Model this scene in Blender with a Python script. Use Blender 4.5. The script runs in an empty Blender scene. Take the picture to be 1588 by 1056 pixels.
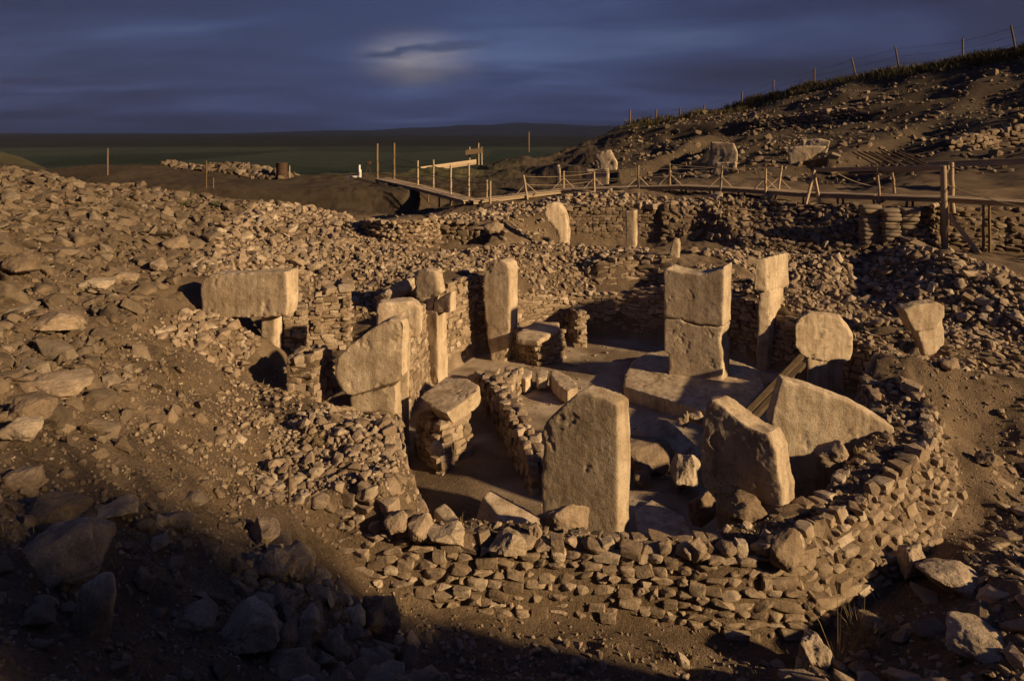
import bpy, bmesh, math, random
import numpy as np
from mathutils import Vector, Matrix
from mathutils.geometry import delaunay_2d_cdt

R = math.radians
rng = np.random.default_rng(7)
random.seed(7)
scene = bpy.context.scene
col = scene.collection

# ------------------------------------------------------------------ camera
F, CX, HZ, CH = 1059.0, 794.0, 205.0, 6.6      # focal length in photo pixels, centre column, horizon row, eye height
cam_d = bpy.data.cameras.new('camera')
cam = bpy.data.objects.new('camera', cam_d)
col.objects.link(cam)
cam.location = (0, 0, CH)
cam.rotation_euler = (R(90), 0, 0)
cam_d.sensor_width = 36.0
cam_d.lens = 36.0 * F / 1588.0
cam_d.shift_y = -(528.0 - HZ) / 1588.0
cam_d.clip_start = 0.1
cam_d.clip_end = 90000
scene.camera = cam

# ------------------------------------------------------------------ sky and sun
SKY = 1.6
SUN_EL = R(19.5)
SH = Vector((0.89, -0.456)).normalized()
to_sun = Vector((SH.x * math.cos(SUN_EL), SH.y * math.cos(SUN_EL), math.sin(SUN_EL)))
world = bpy.data.worlds.new('World')
scene.world = world
world.use_nodes = True
def sky_nodes(nt, deck):
    """the cloudy dusk sky by direction; on the cloud deck the direction is that of the point seen from the site"""
    N, L = nt.nodes, nt.links
    N.clear()
    def nd(t, **kw):
        n = N.new(t)
        for k, v in kw.items():
            setattr(n, k, v)
        return n
    def ramp(pts):
        n = nd('ShaderNodeValToRGB')
        e = n.color_ramp.elements
        while len(e) < len(pts):
            e.new(0.5)
        for el, (p, c) in zip(e, pts):
            el.position = p
            el.color = (c[0], c[1], c[2], 1)
        return n
    if deck:
        out = nd('ShaderNodeOutputMaterial'); bg = nd('ShaderNodeEmission')
        geo = nd('ShaderNodeNewGeometry')
        rel_ = nd('ShaderNodeVectorMath', operation='SUBTRACT'); rel_.inputs[1].default_value = (0, 0, CH)
        L.new(geo.outputs['Position'], rel_.inputs[0])
        nz = nd('ShaderNodeVectorMath', operation='NORMALIZE'); L.new(rel_.outputs[0], nz.inputs[0])
        DIR = nz.outputs[0]
    else:
        out = nd('ShaderNodeOutputWorld'); bg = nd('ShaderNodeBackground')
        DIR = nd('ShaderNodeTexCoord').outputs['Generated']
    L.new(bg.outputs[0], out.inputs[0])
    sky = nd('ShaderNodeTexSky', sky_type='NISHITA')
    sky.sun_disc = False
    sky.sun_elevation = SUN_EL
    sky.sun_rotation = math.atan2(SH.x, SH.y)
    sky.air_density = 1.6
    sky.dust_density = 2.0
    sk = nd('ShaderNodeVectorMath', operation='SCALE')
    sk.inputs['Scale'].default_value = 0.0060
    L.new(DIR, sky.inputs[0])
    L.new(sky.outputs[0], sk.inputs[0])
    # clouds: project the direction on a flat cloud deck
    sep = nd('ShaderNodeSeparateXYZ')
    L.new(DIR, sep.inputs[0])
    mx = nd('ShaderNodeMath', operation='MAXIMUM')
    mx.inputs[1].default_value = 0.0
    L.new(sep.outputs[2], mx.inputs[0])
    ad = nd('ShaderNodeMath', operation='ADD')
    ad.inputs[1].default_value = 0.10
    L.new(mx.outputs[0], ad.inputs[0])
    dx = nd('ShaderNodeMath', operation='DIVIDE')
    dy = nd('ShaderNodeMath', operation='DIVIDE')
    L.new(sep.outputs[0], dx.inputs[0]); L.new(ad.outputs[0], dx.inputs[1])
    L.new(sep.outputs[1], dy.inputs[0]); L.new(ad.outputs[0], dy.inputs[1])
    cmb = nd('ShaderNodeCombineXYZ')
    L.new(dx.outputs[0], cmb.inputs[0]); L.new(dy.outputs[0], cmb.inputs[1])
    mp = nd('ShaderNodeMapping')
    mp.inputs['Scale'].default_value = (0.40, 0.62, 1)
    mp.inputs['Location'].default_value = (1.3, 0.4, 0)
    L.new(cmb.outputs[0], mp.inputs[0])
    n1 = nd('ShaderNodeTexNoise')
    n1.inputs['Scale'].default_value = 1.0
    n1.inputs['Detail'].default_value = 5
    n1.inputs['Roughness'].default_value = 0.52
    n1.inputs['Distortion'].default_value = 0.5
    L.new(mp.outputs[0], n1.inputs['Vector'])
    r1 = ramp([(0.30, (0.0062, 0.0085, 0.024)), (0.48, (0.0092, 0.0130, 0.038)), (0.58, (0.0150, 0.0215, 0.056)), (0.72, (0.030, 0.041, 0.086))])
    L.new(n1.outputs['Fac'], r1.inputs[0])
    # stretched streaks low over the horizon
    mp2 = nd('ShaderNodeMapping')
    mp2.inputs['Scale'].default_value = (2.2, 2.2, 26)
    L.new(DIR, mp2.inputs[0])
    n2 = nd('ShaderNodeTexNoise')
    n2.inputs['Scale'].default_value = 1.6
    n2.inputs['Detail'].default_value = 5
    L.new(mp2.outputs[0], n2.inputs['Vector'])
    r2 = ramp([(0.35, (0.75, 0.75, 0.78)), (0.7, (1.18, 1.15, 1.12))])
    L.new(n2.outputs['Fac'], r2.inputs[0])
    mul = nd('ShaderNodeMix', data_type='RGBA', blend_type='MULTIPLY')
    mul.inputs[0].default_value = 0.15
    L.new(r1.outputs[0], mul.inputs[6]); L.new(r2.outputs[0], mul.inputs[7])
    # moon behind the clouds
    md = Vector(((648 - CX) / F, 1.0, (HZ - 92) / F)).normalized()
    dot = nd('ShaderNodeVectorMath', operation='DOT_PRODUCT')
    mpm = nd('ShaderNodeMapping')
    nrm = nd('ShaderNodeVectorMath', operation='NORMALIZE')
    # squash vertically so the glow is a wide oval
    sub = nd('ShaderNodeVectorMath', operation='SUBTRACT')
    L.new(DIR, sub.inputs[0])
    sub.inputs[1].default_value = md
    scl = nd('ShaderNodeVectorMath', operation='MULTIPLY')
    scl.inputs[1].default_value = (1.0, 1.0, 2.1)
    L.new(sub.outputs[0], scl.inputs[0])
    ln = nd('ShaderNodeVectorMath', operation='LENGTH')
    L.new(scl.outputs[0], ln.inputs[0])
    N.remove(dot); N.remove(mpm); N.remove(nrm)
    g = nd('ShaderNodeMapRange', interpolation_type='SMOOTHERSTEP')
    g.inputs['From Min'].default_value = 0.0
    g.inputs['From Max'].default_value = 0.16
    g.inputs['To Min'].default_value = 1.0
    g.inputs['To Max'].default_value = 0.0
    L.new(ln.outputs['Value'], g.inputs['Value'])
    g2 = nd('ShaderNodeMapRange', interpolation_type='SMOOTHERSTEP')
    g2.inputs['From Min'].default_value = 0.0
    g2.inputs['From Max'].default_value = 0.6
    g2.inputs['To Min'].default_value = 1.0
    g2.inputs['To Max'].default_value = 0.0
    L.new(ln.outputs['Value'], g2.inputs['Value'])
    # a dark streak of cloud lies across the glow
    def mth(op, x, y=None, z=None):
        n = nd('ShaderNodeMath', operation=op)
        for i, v in enumerate((x, y, z)):
            if v is None: continue
            if isinstance(v, (int, float)): n.inputs[i].default_value = v
            else: L.new(v, n.inputs[i])
        return n.outputs[0]
    def sstep(v, a, b):
        n = nd('ShaderNodeMapRange', interpolation_type='SMOOTHSTEP')
        n.inputs['From Min'].default_value = a; n.inputs['From Max'].default_value = b
        L.new(v, n.inputs['Value'])
        return n.outputs[0]
    s2 = nd('ShaderNodeSeparateXYZ')
    L.new(sub.outputs[0], s2.inputs[0])
    mp3 = nd('ShaderNodeMapping')
    mp3.inputs['Scale'].default_value = (16, 16, 60)
    L.new(DIR, mp3.inputs[0])
    n3 = nd('ShaderNodeTexNoise')
    n3.inputs['Scale'].default_value = 1.0
    n3.inputs['Detail'].default_value = 5
    L.new(mp3.outputs[0], n3.inputs['Vector'])
    wob = mth('MULTIPLY_ADD', n3.outputs['Fac'], 0.030, -0.015)
    uu, ww = s2.outputs[0], s2.outputs[2]
    mid = mth('MULTIPLY_ADD', uu, 0.13, 0.013)
    dist = mth('ABSOLUTE', mth('ADD', mth('SUBTRACT', ww, mid), wob))
    core = mth('SUBTRACT', 1.0, sstep(dist, 0.001, 0.009))
    ends = mth('MULTIPLY', sstep(uu, -0.095, -0.06), mth('SUBTRACT', 1.0, sstep(uu, 0.05, 0.15)))
    streak = mth('MULTIPLY', mth('MULTIPLY', core, ends), 0.85)
    gm = nd('ShaderNodeMath', operation='MULTIPLY')
    soft = mth('MULTIPLY_ADD', n3.outputs['Fac'], 1.8, 0.05)
    L.new(mth('MULTIPLY', mth('POWER', g.outputs[0], 2.2), soft), gm.inputs[0])
    L.new(mth('SUBTRACT', 1.0, streak), gm.inputs[1])
    gc = nd('ShaderNodeVectorMath', operation='SCALE')
    gc.inputs[0].default_value = (0.080, 0.060, 0.034)
    L.new(gm.outputs[0], gc.inputs['Scale'])
    gc2 = nd('ShaderNodeVectorMath', operation='SCALE')
    gc2.inputs[0].default_value = (0.008, 0.012, 0.025)
    L.new(g2.outputs[0], gc2.inputs['Scale'])
    dk = nd('ShaderNodeVectorMath', operation='SCALE')
    L.new(mul.outputs[2], dk.inputs[0]); L.new(mth('MULTIPLY_ADD', streak, -0.45, 1.0), dk.inputs['Scale'])
    a1 = nd('ShaderNodeVectorMath', operation='ADD')
    L.new(dk.outputs[0], a1.inputs[0]); L.new(gc.outputs[0], a1.inputs[1])
    a2 = nd('ShaderNodeVectorMath', operation='ADD')
    L.new(a1.outputs[0], a2.inputs[0]); L.new(gc2.outputs[0], a2.inputs[1])
    cl = ramp([(0.30, (0.10, 0.12, 0.17)), (0.55, (0.22, 0.25, 0.34)), (0.78, (0.42, 0.46, 0.56))])
    L.new(n1.outputs['Fac'], cl.inputs[0])
    cm = nd('ShaderNodeVectorMath', operation='MULTIPLY')
    L.new(sk.outputs[0], cm.inputs[0]); L.new(cl.outputs[0], cm.inputs[1])
    a3 = nd('ShaderNodeVectorMath', operation='ADD')
    L.new(a2.outputs[0], a3.inputs[0]); L.new(cm.outputs[0], a3.inputs[1])
    tint = nd('ShaderNodeVectorMath', operation='MULTIPLY')
    tint.inputs[1].default_value = (0.84, 0.92, 1.03)
    L.new(a3.outputs[0], tint.inputs[0])
    L.new(tint.outputs[0], bg.inputs[0])
    bg.inputs[1].default_value = SKY
sky_nodes(world.node_tree, False)
def build_deck():
    m = bpy.data.materials.new('cloud_deck'); m.use_nodes = True
    sky_nodes(m.node_tree, True)
    m.cycles.emission_sampling = 'NONE'
    me = bpy.data.meshes.new('sky')
    y0, y1, x1, z = 700.0, 80000.0, 80000.0, 1600.0
    me.from_pydata([(-x1, y0, z), (x1, y0, z), (x1, y1, z), (-x1, y1, z)], [], [(0, 3, 2, 1)])
    me.materials.append(m)
    o = bpy.data.objects.new('sky', me); col.objects.link(o)
    o['kind'] = 'structure'; o['label'] = 'dark blue-grey cloud cover with a pale break'
build_deck()

sun_d = bpy.data.lights.new('sun', 'SUN')
sun_d.energy = 5.0
sun_d.angle = R(1.5)
sun_d.color = (1.0, 0.72, 0.405)
sun = bpy.data.objects.new('sun', sun_d)
col.objects.link(sun)
sun.rotation_euler = (-to_sun).to_track_quat('-Z', 'Y').to_euler()

vs = scene.view_settings
vs.view_transform = 'Standard'
vs.look = 'None'
vs.exposure = 0.42
vs.gamma = 1.0
vs.use_curve_mapping = False
scene.cycles.max_bounces = 5
scene.cycles.diffuse_bounces = 3
scene.cycles.use_denoising = True
scene.cycles.volume_bounces = 1

# ------------------------------------------------------------------ helpers
def W(px, py, Y):                   # photo pixel at a known distance
    return ((px - CX) * Y / F, Y, CH - (py - HZ) * Y / F)
def G(px, py, z):                   # photo pixel at a known height
    Y = (CH - z) * F / (py - HZ)
    return ((px - CX) * Y / F, Y, z)
def proj(p):
    return CX + p[0] / p[1] * F, HZ + (CH - p[2]) / p[1] * F

def _hash(ix, iy, iz):
    h = (ix * 374761393 + iy * 668265263 + iz * 2147483647 + 1274126177) & 0xFFFFFFFF
    h = ((h ^ (h >> 13)) * 1274126177) & 0xFFFFFFFF
    h = ((h ^ (h >> 16)) * 2246822519) & 0xFFFFFFFF
    return ((h ^ (h >> 15)) & 0xFFFFFF) / float(0xFFFFFF)
def vnoise(p):                      # value noise in -1..1, p: (n,3)
    p = np.asarray(p, dtype=np.float64)
    i = np.floor(p).astype(np.int64)
    f = p - i
    f = f * f * (3 - 2 * f)
    r = 0
    for a in (0, 1):
        wx = f[:, 0] if a else 1 - f[:, 0]
        for b in (0, 1):
            wy = f[:, 1] if b else 1 - f[:, 1]
            for c in (0, 1):
                wz = f[:, 2] if c else 1 - f[:, 2]
                r = r + wx * wy * wz * _hash(i[:, 0] + a, i[:, 1] + b, i[:, 2] + c)
    return r * 2 - 1
def fbm(p, oct=4, gain=0.5, lac=2.03):
    p = np.asarray(p, dtype=np.float64)
    s, a = 0, 1.0
    for k in range(oct):
        s = s + a * vnoise(p + 17.3 * k)
        p = p * lac
        a *= gain
    return s

def tag(o, label=None, cat=None, group=None, kind=None):
    if label: o['label'] = label
    if cat and not kind: kind = 'thing'
    if cat: o['category'] = cat
    if group: o['group'] = group
    if kind: o['kind'] = kind
    return o
def link(name, me, mat=None, parent=None):
    o = bpy.data.objects.new(name, me)
    col.objects.link(o)
    if mat is not None and me is not None and len(me.materials) == 0:
        me.materials.append(mat)
    if parent is not None:
        o.parent = parent
    return o
def thing(name, label, cat, loc=(0, 0, 0), group=None):
    o = bpy.data.objects.new(name, None)
    o.empty_display_size = 0.2
    col.objects.link(o)
    o.location = loc
    return tag(o, label, cat, group)
def child(name, me, mat, t, world_coords=True):
    o = link(name, me, mat, t)
    if world_coords:
        o.location = -t.location
    return o
def mesh_np(name, v, f, smooth=False):
    me = bpy.data.meshes.new(name)
    v = np.asarray(v, dtype=np.float32); f = np.asarray(f, dtype=np.int32)
    k = f.shape[1]
    me.vertices.add(len(v)); me.vertices.foreach_set('co', v.ravel())
    me.loops.add(f.size); me.loops.foreach_set('vertex_index', f.ravel())
    me.polygons.add(len(f))
    me.polygons.foreach_set('loop_start', np.arange(0, f.size, k, dtype=np.int32))
    me.polygons.foreach_set('use_smooth', np.full(len(f), smooth, dtype=bool))
    me.update(calc_edges=True)
    return me
def bm_mesh(name, bm, smooth=False, sharp=None):
    bmesh.ops.recalc_face_normals(bm, faces=bm.faces)
    for f in bm.faces: f.smooth = smooth
    if smooth and sharp is not None:
        for e in bm.edges:
            if len(e.link_faces) == 2 and e.calc_face_angle(0) > sharp:
                e.smooth = False
    me = bpy.data.meshes.new(name)
    bm.to_mesh(me); bm.free()
    return me

# ------------------------------------------------------------------ materials
def mat_new(name):
    m = bpy.data.materials.new(name)
    m.use_nodes = True
    nt = m.node_tree
    b = nt.nodes['Principled BSDF']
    b.inputs['Roughness'].default_value = 0.95
    b.inputs['Specular IOR Level'].default_value = 0.15
    return m, nt, b
class NT:
    def __init__(s, nt): s.nt = nt
    def n(s, t, **kw):
        x = s.nt.nodes.new(t)
        for k, v in kw.items(): setattr(x, k, v)
        return x
    def l(s, a, b): s.nt.links.new(a, b)
    def noise(s, vec, scale, detail=5, rough=0.55, dist=0.0):
        x = s.n('ShaderNodeTexNoise')
        x.inputs['Scale'].default_value = scale
        x.inputs['Detail'].default_value = detail
        x.inputs['Roughness'].default_value = rough
        x.inputs['Distortion'].default_value = dist
        if vec is not None: s.l(vec, x.inputs['Vector'])
        return x.outputs['Fac']
    def ramp(s, fac, pts):
        x = s.n('ShaderNodeValToRGB')
        e = x.color_ramp.elements
        while len(e) < len(pts): e.new(0.5)
        for el, (p, c) in zip(e, pts):
            el.position = p
            el.color = (c[0], c[1], c[2], 1) if not isinstance(c, (int, float)) else (c, c, c, 1)
        s.l(fac, x.inputs[0])
        return x.outputs[0]
    def mix(s, a, b, fac, blend='MIX'):
        x = s.n('ShaderNodeMix', data_type='RGBA', blend_type=blend)
        for i, val in ((6, a), (7, b), (0, fac)):
            sock = x.inputs[i]
            if isinstance(val, (int, float)): sock.default_value = val if i == 0 else (val, val, val, 1)
            elif isinstance(val, tuple): sock.default_value = (val[0], val[1], val[2], 1)
            else: s.l(val, sock)
        return x.outputs[2]
    def math(s, op, a, b=None):
        x = s.n('ShaderNodeMath', operation=op)
        for i, val in enumerate((a, b)):
            if val is None: continue
            if isinstance(val, (int, float)): x.inputs[i].default_value = val
            else: s.l(val, x.inputs[i])
        return x.outputs[0]
    def bump(s, h, strength, dist, normal=None):
        x = s.n('ShaderNodeBump')
        x.inputs['Strength'].default_value = strength
        x.inputs['Distance'].default_value = dist
        s.l(h, x.inputs['Height'])
        if normal is not None: s.l(normal, x.inputs['Normal'])
        return x.outputs[0]

def make_stone(name, c_dark, c_mid, c_light, bump=1.0):
    m, nt, b = mat_new(name)
    t = NT(nt)
    tc = t.n('ShaderNodeTexCoord')
    geo = t.n('ShaderNodeNewGeometry')
    oi = t.n('ShaderNodeObjectInfo')
    at = t.n('ShaderNodeAttribute'); at.attribute_name = 'tint'
    rnd = t.math('FRACT', t.math('ADD', oi.outputs['Random'], at.outputs['Fac']))
    pos = geo.outputs['Position']
    base = t.ramp(rnd, [(0.0, c_dark), (0.35, c_mid), (0.75, c_mid), (0.97, c_light)])
    n1 = t.noise(pos, 7.0, 4, 0.6)
    c1 = t.mix(base, t.ramp(n1, [(0.3, (0.62, 0.58, 0.54)), (0.65, (1.12, 1.1, 1.08))]), 0.85, 'MULTIPLY')
    n2 = t.noise(pos, 42.0, 4, 0.6)
    c2 = t.mix(c1, t.ramp(n2, [(0.35, (0.7, 0.68, 0.66)), (0.6, (1.08, 1.08, 1.08))]), 0.6, 'MULTIPLY')
    # soil sitting on the stones
    n3 = t.noise(pos, 2.3, 4, 0.6)
    c3 = t.mix(c2, (0.23, 0.165, 0.105), t.ramp(n3, [(0.5, 0.0), (0.68, 0.7)]), 'MIX')
    t.l(c3, b.inputs['Base Color'])
    n4 = t.noise(pos, 26.0, 5, 0.7)
    t.l(t.bump(n4, 0.7 * bump, 0.035), b.inputs['Normal'])
    return m
M = {}
M['stone'] = make_stone('limestone_rubble', (0.20, 0.148, 0.10), (0.34, 0.262, 0.185), (0.48, 0.395, 0.295))
M['stone_dim'] = make_stone('dimmed_fieldstone', (0.095, 0.073, 0.052), (0.165, 0.126, 0.088), (0.26, 0.21, 0.155))  # darker copy of the rubble: fall-off of light put into the mound's colour
M['stone_dark'] = make_stone('weathered_dim_fieldstone', (0.14, 0.105, 0.072), (0.215, 0.162, 0.112), (0.30, 0.24, 0.175))  # darker rubble tone standing in for dim light on hillside, trench and lower left

def make_soil():
    m, nt, b = mat_new('excavated_soil')
    t = NT(nt)
    geo = t.n('ShaderNodeNewGeometry')
    pos = geo.outputs['Position']
    at = t.n('ShaderNodeAttribute'); at.attribute_name = 'floor'
    ag = t.n('ShaderNodeAttribute'); ag.attribute_name = 'grass'
    n1 = t.noise(pos, 1.1, 6, 0.6)
    soil = t.ramp(n1, [(0.3, (0.115, 0.080, 0.050)), (0.5, (0.165, 0.117, 0.075)), (0.7, (0.225, 0.165, 0.108))])
    n2 = t.noise(pos, 28.0, 6, 0.7)
    soil = t.mix(soil, t.ramp(n2, [(0.35, (0.55, 0.53, 0.5)), (0.55, (1, 1, 1)), (0.72, (1.45, 1.45, 1.45))]), 0.75, 'MULTIPLY')
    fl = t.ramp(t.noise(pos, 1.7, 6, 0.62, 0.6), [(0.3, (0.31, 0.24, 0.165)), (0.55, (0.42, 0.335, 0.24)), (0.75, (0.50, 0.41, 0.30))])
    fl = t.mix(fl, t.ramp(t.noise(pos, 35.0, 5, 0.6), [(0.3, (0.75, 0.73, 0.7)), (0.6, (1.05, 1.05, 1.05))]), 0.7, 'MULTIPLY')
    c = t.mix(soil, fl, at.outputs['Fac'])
    ats = t.n('ShaderNodeAttribute'); ats.attribute_name = 'topsoil_shade'
    c = t.mix(c, t.ramp(t.noise(pos, 2.5, 5, 0.65), [(0.3, (0.040, 0.029, 0.019)), (0.7, (0.085, 0.063, 0.042))]), ats.outputs['Fac'])
    gr = t.ramp(t.noise(pos, 0.5, 4, 0.6), [(0.3, (0.045, 0.05, 0.022)), (0.7, (0.12, 0.105, 0.05))])
    c = t.mix(c, gr, ag.outputs['Fac'])
    t.l(c, b.inputs['Base Color'])
    n3 = t.noise(pos, 18.0, 5, 0.75)
    v = t.n('ShaderNodeTexVoronoi'); v.inputs['Scale'].default_value = 26.0
    t.l(pos, v.inputs['Vector'])
    peb = t.ramp(v.outputs['Distance'], [(0.0, 1.0), (0.45, 0.0)])
    h = t.math('ADD', n3, t.math('MULTIPLY', peb, 0.22))
    st = t.math('SUBTRACT', 1.0, t.math('MULTIPLY', at.outputs['Fac'], 0.8))
    x = t.n('ShaderNodeBump')
    x.inputs['Distance'].default_value = 0.045
    t.l(st, x.inputs['Strength']); t.l(h, x.inputs['Height'])
    t.l(x.outputs[0], b.inputs['Normal'])
    return m
M['soil'] = make_soil()

def make_pillar():
    m, nt, b = mat_new('dressed_limestone')
    t = NT(nt)
    geo = t.n('ShaderNodeNewGeometry'); pos = geo.outputs['Position']
    oi = t.n('ShaderNodeObjectInfo')
    n1 = t.noise(pos, 1.9, 6, 0.66, 0.5)
    c = t.ramp(n1, [(0.28, (0.29, 0.215, 0.14)), (0.48, (0.45, 0.355, 0.25)), (0.60, (0.52, 0.42, 0.305)), (0.76, (0.58, 0.49, 0.37))])
    # vertical run-off stains
    mp = t.n('ShaderNodeMapping'); mp.inputs['Scale'].default_value = (6, 6, 0.45)
    t.l(pos, mp.inputs[0])
    c = t.mix(c, t.ramp(t.noise(mp.outputs[0], 1.0, 5, 0.65), [(0.36, (0.62, 0.57, 0.52)), (0.56, (1.06, 1.06, 1.06))]), 0.75, 'MULTIPLY')
    pit = t.noise(pos, 38.0, 5, 0.7)
    c = t.mix(c, t.ramp(pit, [(0.34, (0.6, 0.58, 0.55)), (0.50, (1.0, 1.0, 1.0)), (0.7, (1.1, 1.1, 1.1))]), 0.5, 'MULTIPLY')
    li = t.noise(pos, 6.5, 6, 0.7, 0.8)
    c = t.mix(c, (0.20, 0.165, 0.125), t.ramp(li, [(0.56, 0.0), (0.66, 0.75)]))
    sc_ = t.noise(pos, 4.2, 5, 0.75, 1.2)
    c = t.mix(c, (0.60, 0.50, 0.37), t.ramp(sc_, [(0.60, 0.0), (0.68, 0.7)]))
    c = t.mix(c, t.ramp(oi.outputs['Random'], [(0.0, (0.86, 0.85, 0.83)), (1.0, (1.08, 1.07, 1.05))]), 1.0, 'MULTIPLY')
    t.l(c, b.inputs['Base Color'])
    h = t.math('ADD', t.noise(pos, 9.0, 5, 0.7), t.math('MULTIPLY', pit, 0.55))
    t.l(t.bump(h, 0.7, 0.028), b.inputs['Normal'])
    return m
M['pillar'] = make_pillar()

def make_wood(name, a, c2):
    m, nt, b = mat_new(name)
    t = NT(nt)
    tc = t.n('ShaderNodeTexCoord')
    oi = t.n('ShaderNodeObjectInfo')
    mp = t.n('ShaderNodeMapping'); mp.inputs['Scale'].default_value = (2, 22, 22)
    t.l(tc.outputs['Object'], mp.inputs[0])
    n = t.noise(mp.outputs[0], 2.0, 6, 0.65, 0.8)
    c = t.ramp(n, [(0.3, a), (0.7, c2)])
    c = t.mix(c, t.ramp(oi.outputs['Random'], [(0.0, (0.75, 0.74, 0.72)), (1.0, (1.15, 1.12, 1.1))]), 1.0, 'MULTIPLY')
    t.l(c, b.inputs['Base Color'])
    b.inputs['Roughness'].default_value = 0.8
    t.l(t.bump(n, 0.5, 0.01), b.inputs['Normal'])
    return m
M['wood'] = make_wood('weathered_timber', (0.27, 0.20, 0.13), (0.52, 0.41, 0.28))
M['old_wood'] = make_wood('old_brown_timber', (0.10, 0.068, 0.04), (0.25, 0.175, 0.10))
def make_plain(name, c, rough=0.9, var=0.25, scale=8.0, metal=0.0):
    m, nt, b = mat_new(name)
    t = NT(nt)
    geo = t.n('ShaderNodeNewGeometry'); pos = geo.outputs['Position']
    n = t.noise(pos, scale, 5, 0.6)
    cc = t.mix(c, t.ramp(n, [(0.3, 1 - var), (0.7, 1 + var)]), 1.0, 'MULTIPLY')
    t.l(cc, b.inputs['Base Color'])
    b.inputs['Roughness'].default_value = rough
    b.inputs['Metallic'].default_value = metal
    return m
M['dark_wood'] = make_wood('dark_old_timber', (0.045, 0.032, 0.02), (0.12, 0.085, 0.05))
M['rope'] = make_plain('hemp_rope', (0.42, 0.33, 0.21))
M['wire'] = make_plain('rusty_wire', (0.12, 0.085, 0.06), 0.7)
M['white'] = make_plain('white_paint', (0.75, 0.73, 0.70), 0.6, 0.08)
M['rust'] = make_plain('rusty_steel', (0.07, 0.042, 0.028), 0.8, 0.4, 20)
M['sack'] = make_plain('woven_sack', (0.22, 0.17, 0.12), 0.95, 0.2, 30)
M['hillgrass'] = make_plain('olive_dry_grass', (0.10, 0.082, 0.04), 0.9, 0.35, 2)
M['drygrass'] = make_plain('dry_grass', (0.25, 0.185, 0.085), 0.9, 0.35, 3)
M['greengrass'] = make_plain('olive_weeds', (0.075, 0.08, 0.035), 0.9, 0.35, 5)
M['tarp'] = make_plain('dark_tarpaulin', (0.02, 0.021, 0.024), 0.7, 0.3, 4)
def make_plainland():
    m, nt, b = mat_new('far_farmland')
    t = NT(nt)
    geo = t.n('ShaderNodeNewGeometry'); pos = geo.outputs['Position']
    v = t.n('ShaderNodeTexVoronoi'); v.inputs['Scale'].default_value = 0.0022
    v.inputs['Randomness'].default_value = 0.9
    mp = t.n('ShaderNodeMapping'); mp.inputs['Scale'].default_value = (1, 0.55, 1)
    t.l(pos, mp.inputs[0]); t.l(mp.outputs[0], v.inputs['Vector'])
    sp = t.n('ShaderNodeSeparateColor'); t.l(v.outputs['Color'], sp.inputs[0])
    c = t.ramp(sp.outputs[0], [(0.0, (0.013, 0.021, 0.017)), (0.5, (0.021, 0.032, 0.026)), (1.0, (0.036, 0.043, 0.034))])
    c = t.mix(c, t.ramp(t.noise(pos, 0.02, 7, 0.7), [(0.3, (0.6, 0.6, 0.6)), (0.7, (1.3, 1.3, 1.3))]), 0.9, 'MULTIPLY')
    t.l(c, b.inputs['Base Color'])
    b.inputs['Specular IOR Level'].default_value = 0.0
    return m
M['farmland'] = make_plainland()

# ------------------------------------------------------------------ terrain: a surveyed surface of break lines
# inner floor edge of the enclosure (x, y, height of the wall top above it)
RING = [(-1.2, 10.4, .9), (-1.9, 11.8, 1.5), (-2.05, 13.3, .95), (-2.5, 15.3, 1.4), (-2.1, 18.3, 2.2), (-1.05, 20.3, 2.35),
        (.5, 21.3, 1.6), (2.0, 21.9, 1.35), (3.5, 21.9, 1.35), (5.0, 21.2, 1.8), (6.6, 19.9, 1.7), (7.9, 18.4, 1.4),
        (8.95, 17.0, 1.1), (7.3, 14.6, 1.4), (6.7, 12.8, 1.2), (5.0, 11.0, 1.0), (3.6, 10.15, .9), (2.4, 9.9, .8), (.8, 10.05, .8)]
FRONT_TOP = [(-2.4, 10.0, 1.5), (-1.78, 9.7, 1.15), (-.94, 9.54, .92), (-.04, 9.44, .85), (.68, 9.44, .85), (1.38, 9.37, .85), (2.24, 9.27, .85),
             (2.75, 9.18, .87), (3.82, 9.28, .95), (5.09, 10.05, 1.0), (6.29, 10.99, 1.1), (7.3, 11.8, 1.2), (8.0, 13.0, 1.35), (8.05, 13.9, 1.5)]
FRONT_BASE = [(-2.5, 9.6, .8), (-1.9, 9.45, .3), (-1.0, 9.33, .1), (-.06, 9.26, .03), (.68, 9.26, .02), (1.4, 9.18, .02), (2.27, 9.08, .05),
              (2.85, 8.92, -.02), (4.05, 8.98, -.06), (5.36, 9.76, .08), (6.6, 10.66, .2), (7.6, 11.52, .42), (8.25, 12.95, .85), (8.35, 13.9, 1.2)]
def offset_ring(d):
    out = []
    n = len(RING)
    for i, (x, y, z) in enumerate(RING):
        a, c = RING[i - 1], RING[(i + 1) % n]
        t = Vector((c[0] - a[0], c[1] - a[1])).normalized()
        nn = Vector((-t.y, t.x))            # ring runs clockwise from the left front: left of travel is outside
        out.append((x + nn.x * d, y + nn.y * d, z))
    return out
RTOP = offset_ring(0.16)
lines = []          # (points, closed)
lines.append(([(x, y, 0.0) for x, y, z in RING], True))
lines.append((RTOP, True))
lines.append((FRONT_TOP, False))
lines.append((FRONT_BASE, False))
# ring-wall outer crest on the right and the trough behind it
lines.append(([(5.5, 22.6, 2.3), (7.2, 21.4, 2.1), (8.3, 20.1, 1.9), (9.0, 18.8, 1.6), (9.75, 17.1, 1.1), (9.7, 16.3, 1.1)], False))
lines.append(([(8.4, 21.9, 1.4), (9.3, 20.6, 1.1), (10.0, 19.0, 1.0), (10.4, 17.4, .9), (11.4, 16.6, .85), (13.0, 16.0, .8)], False))
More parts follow.
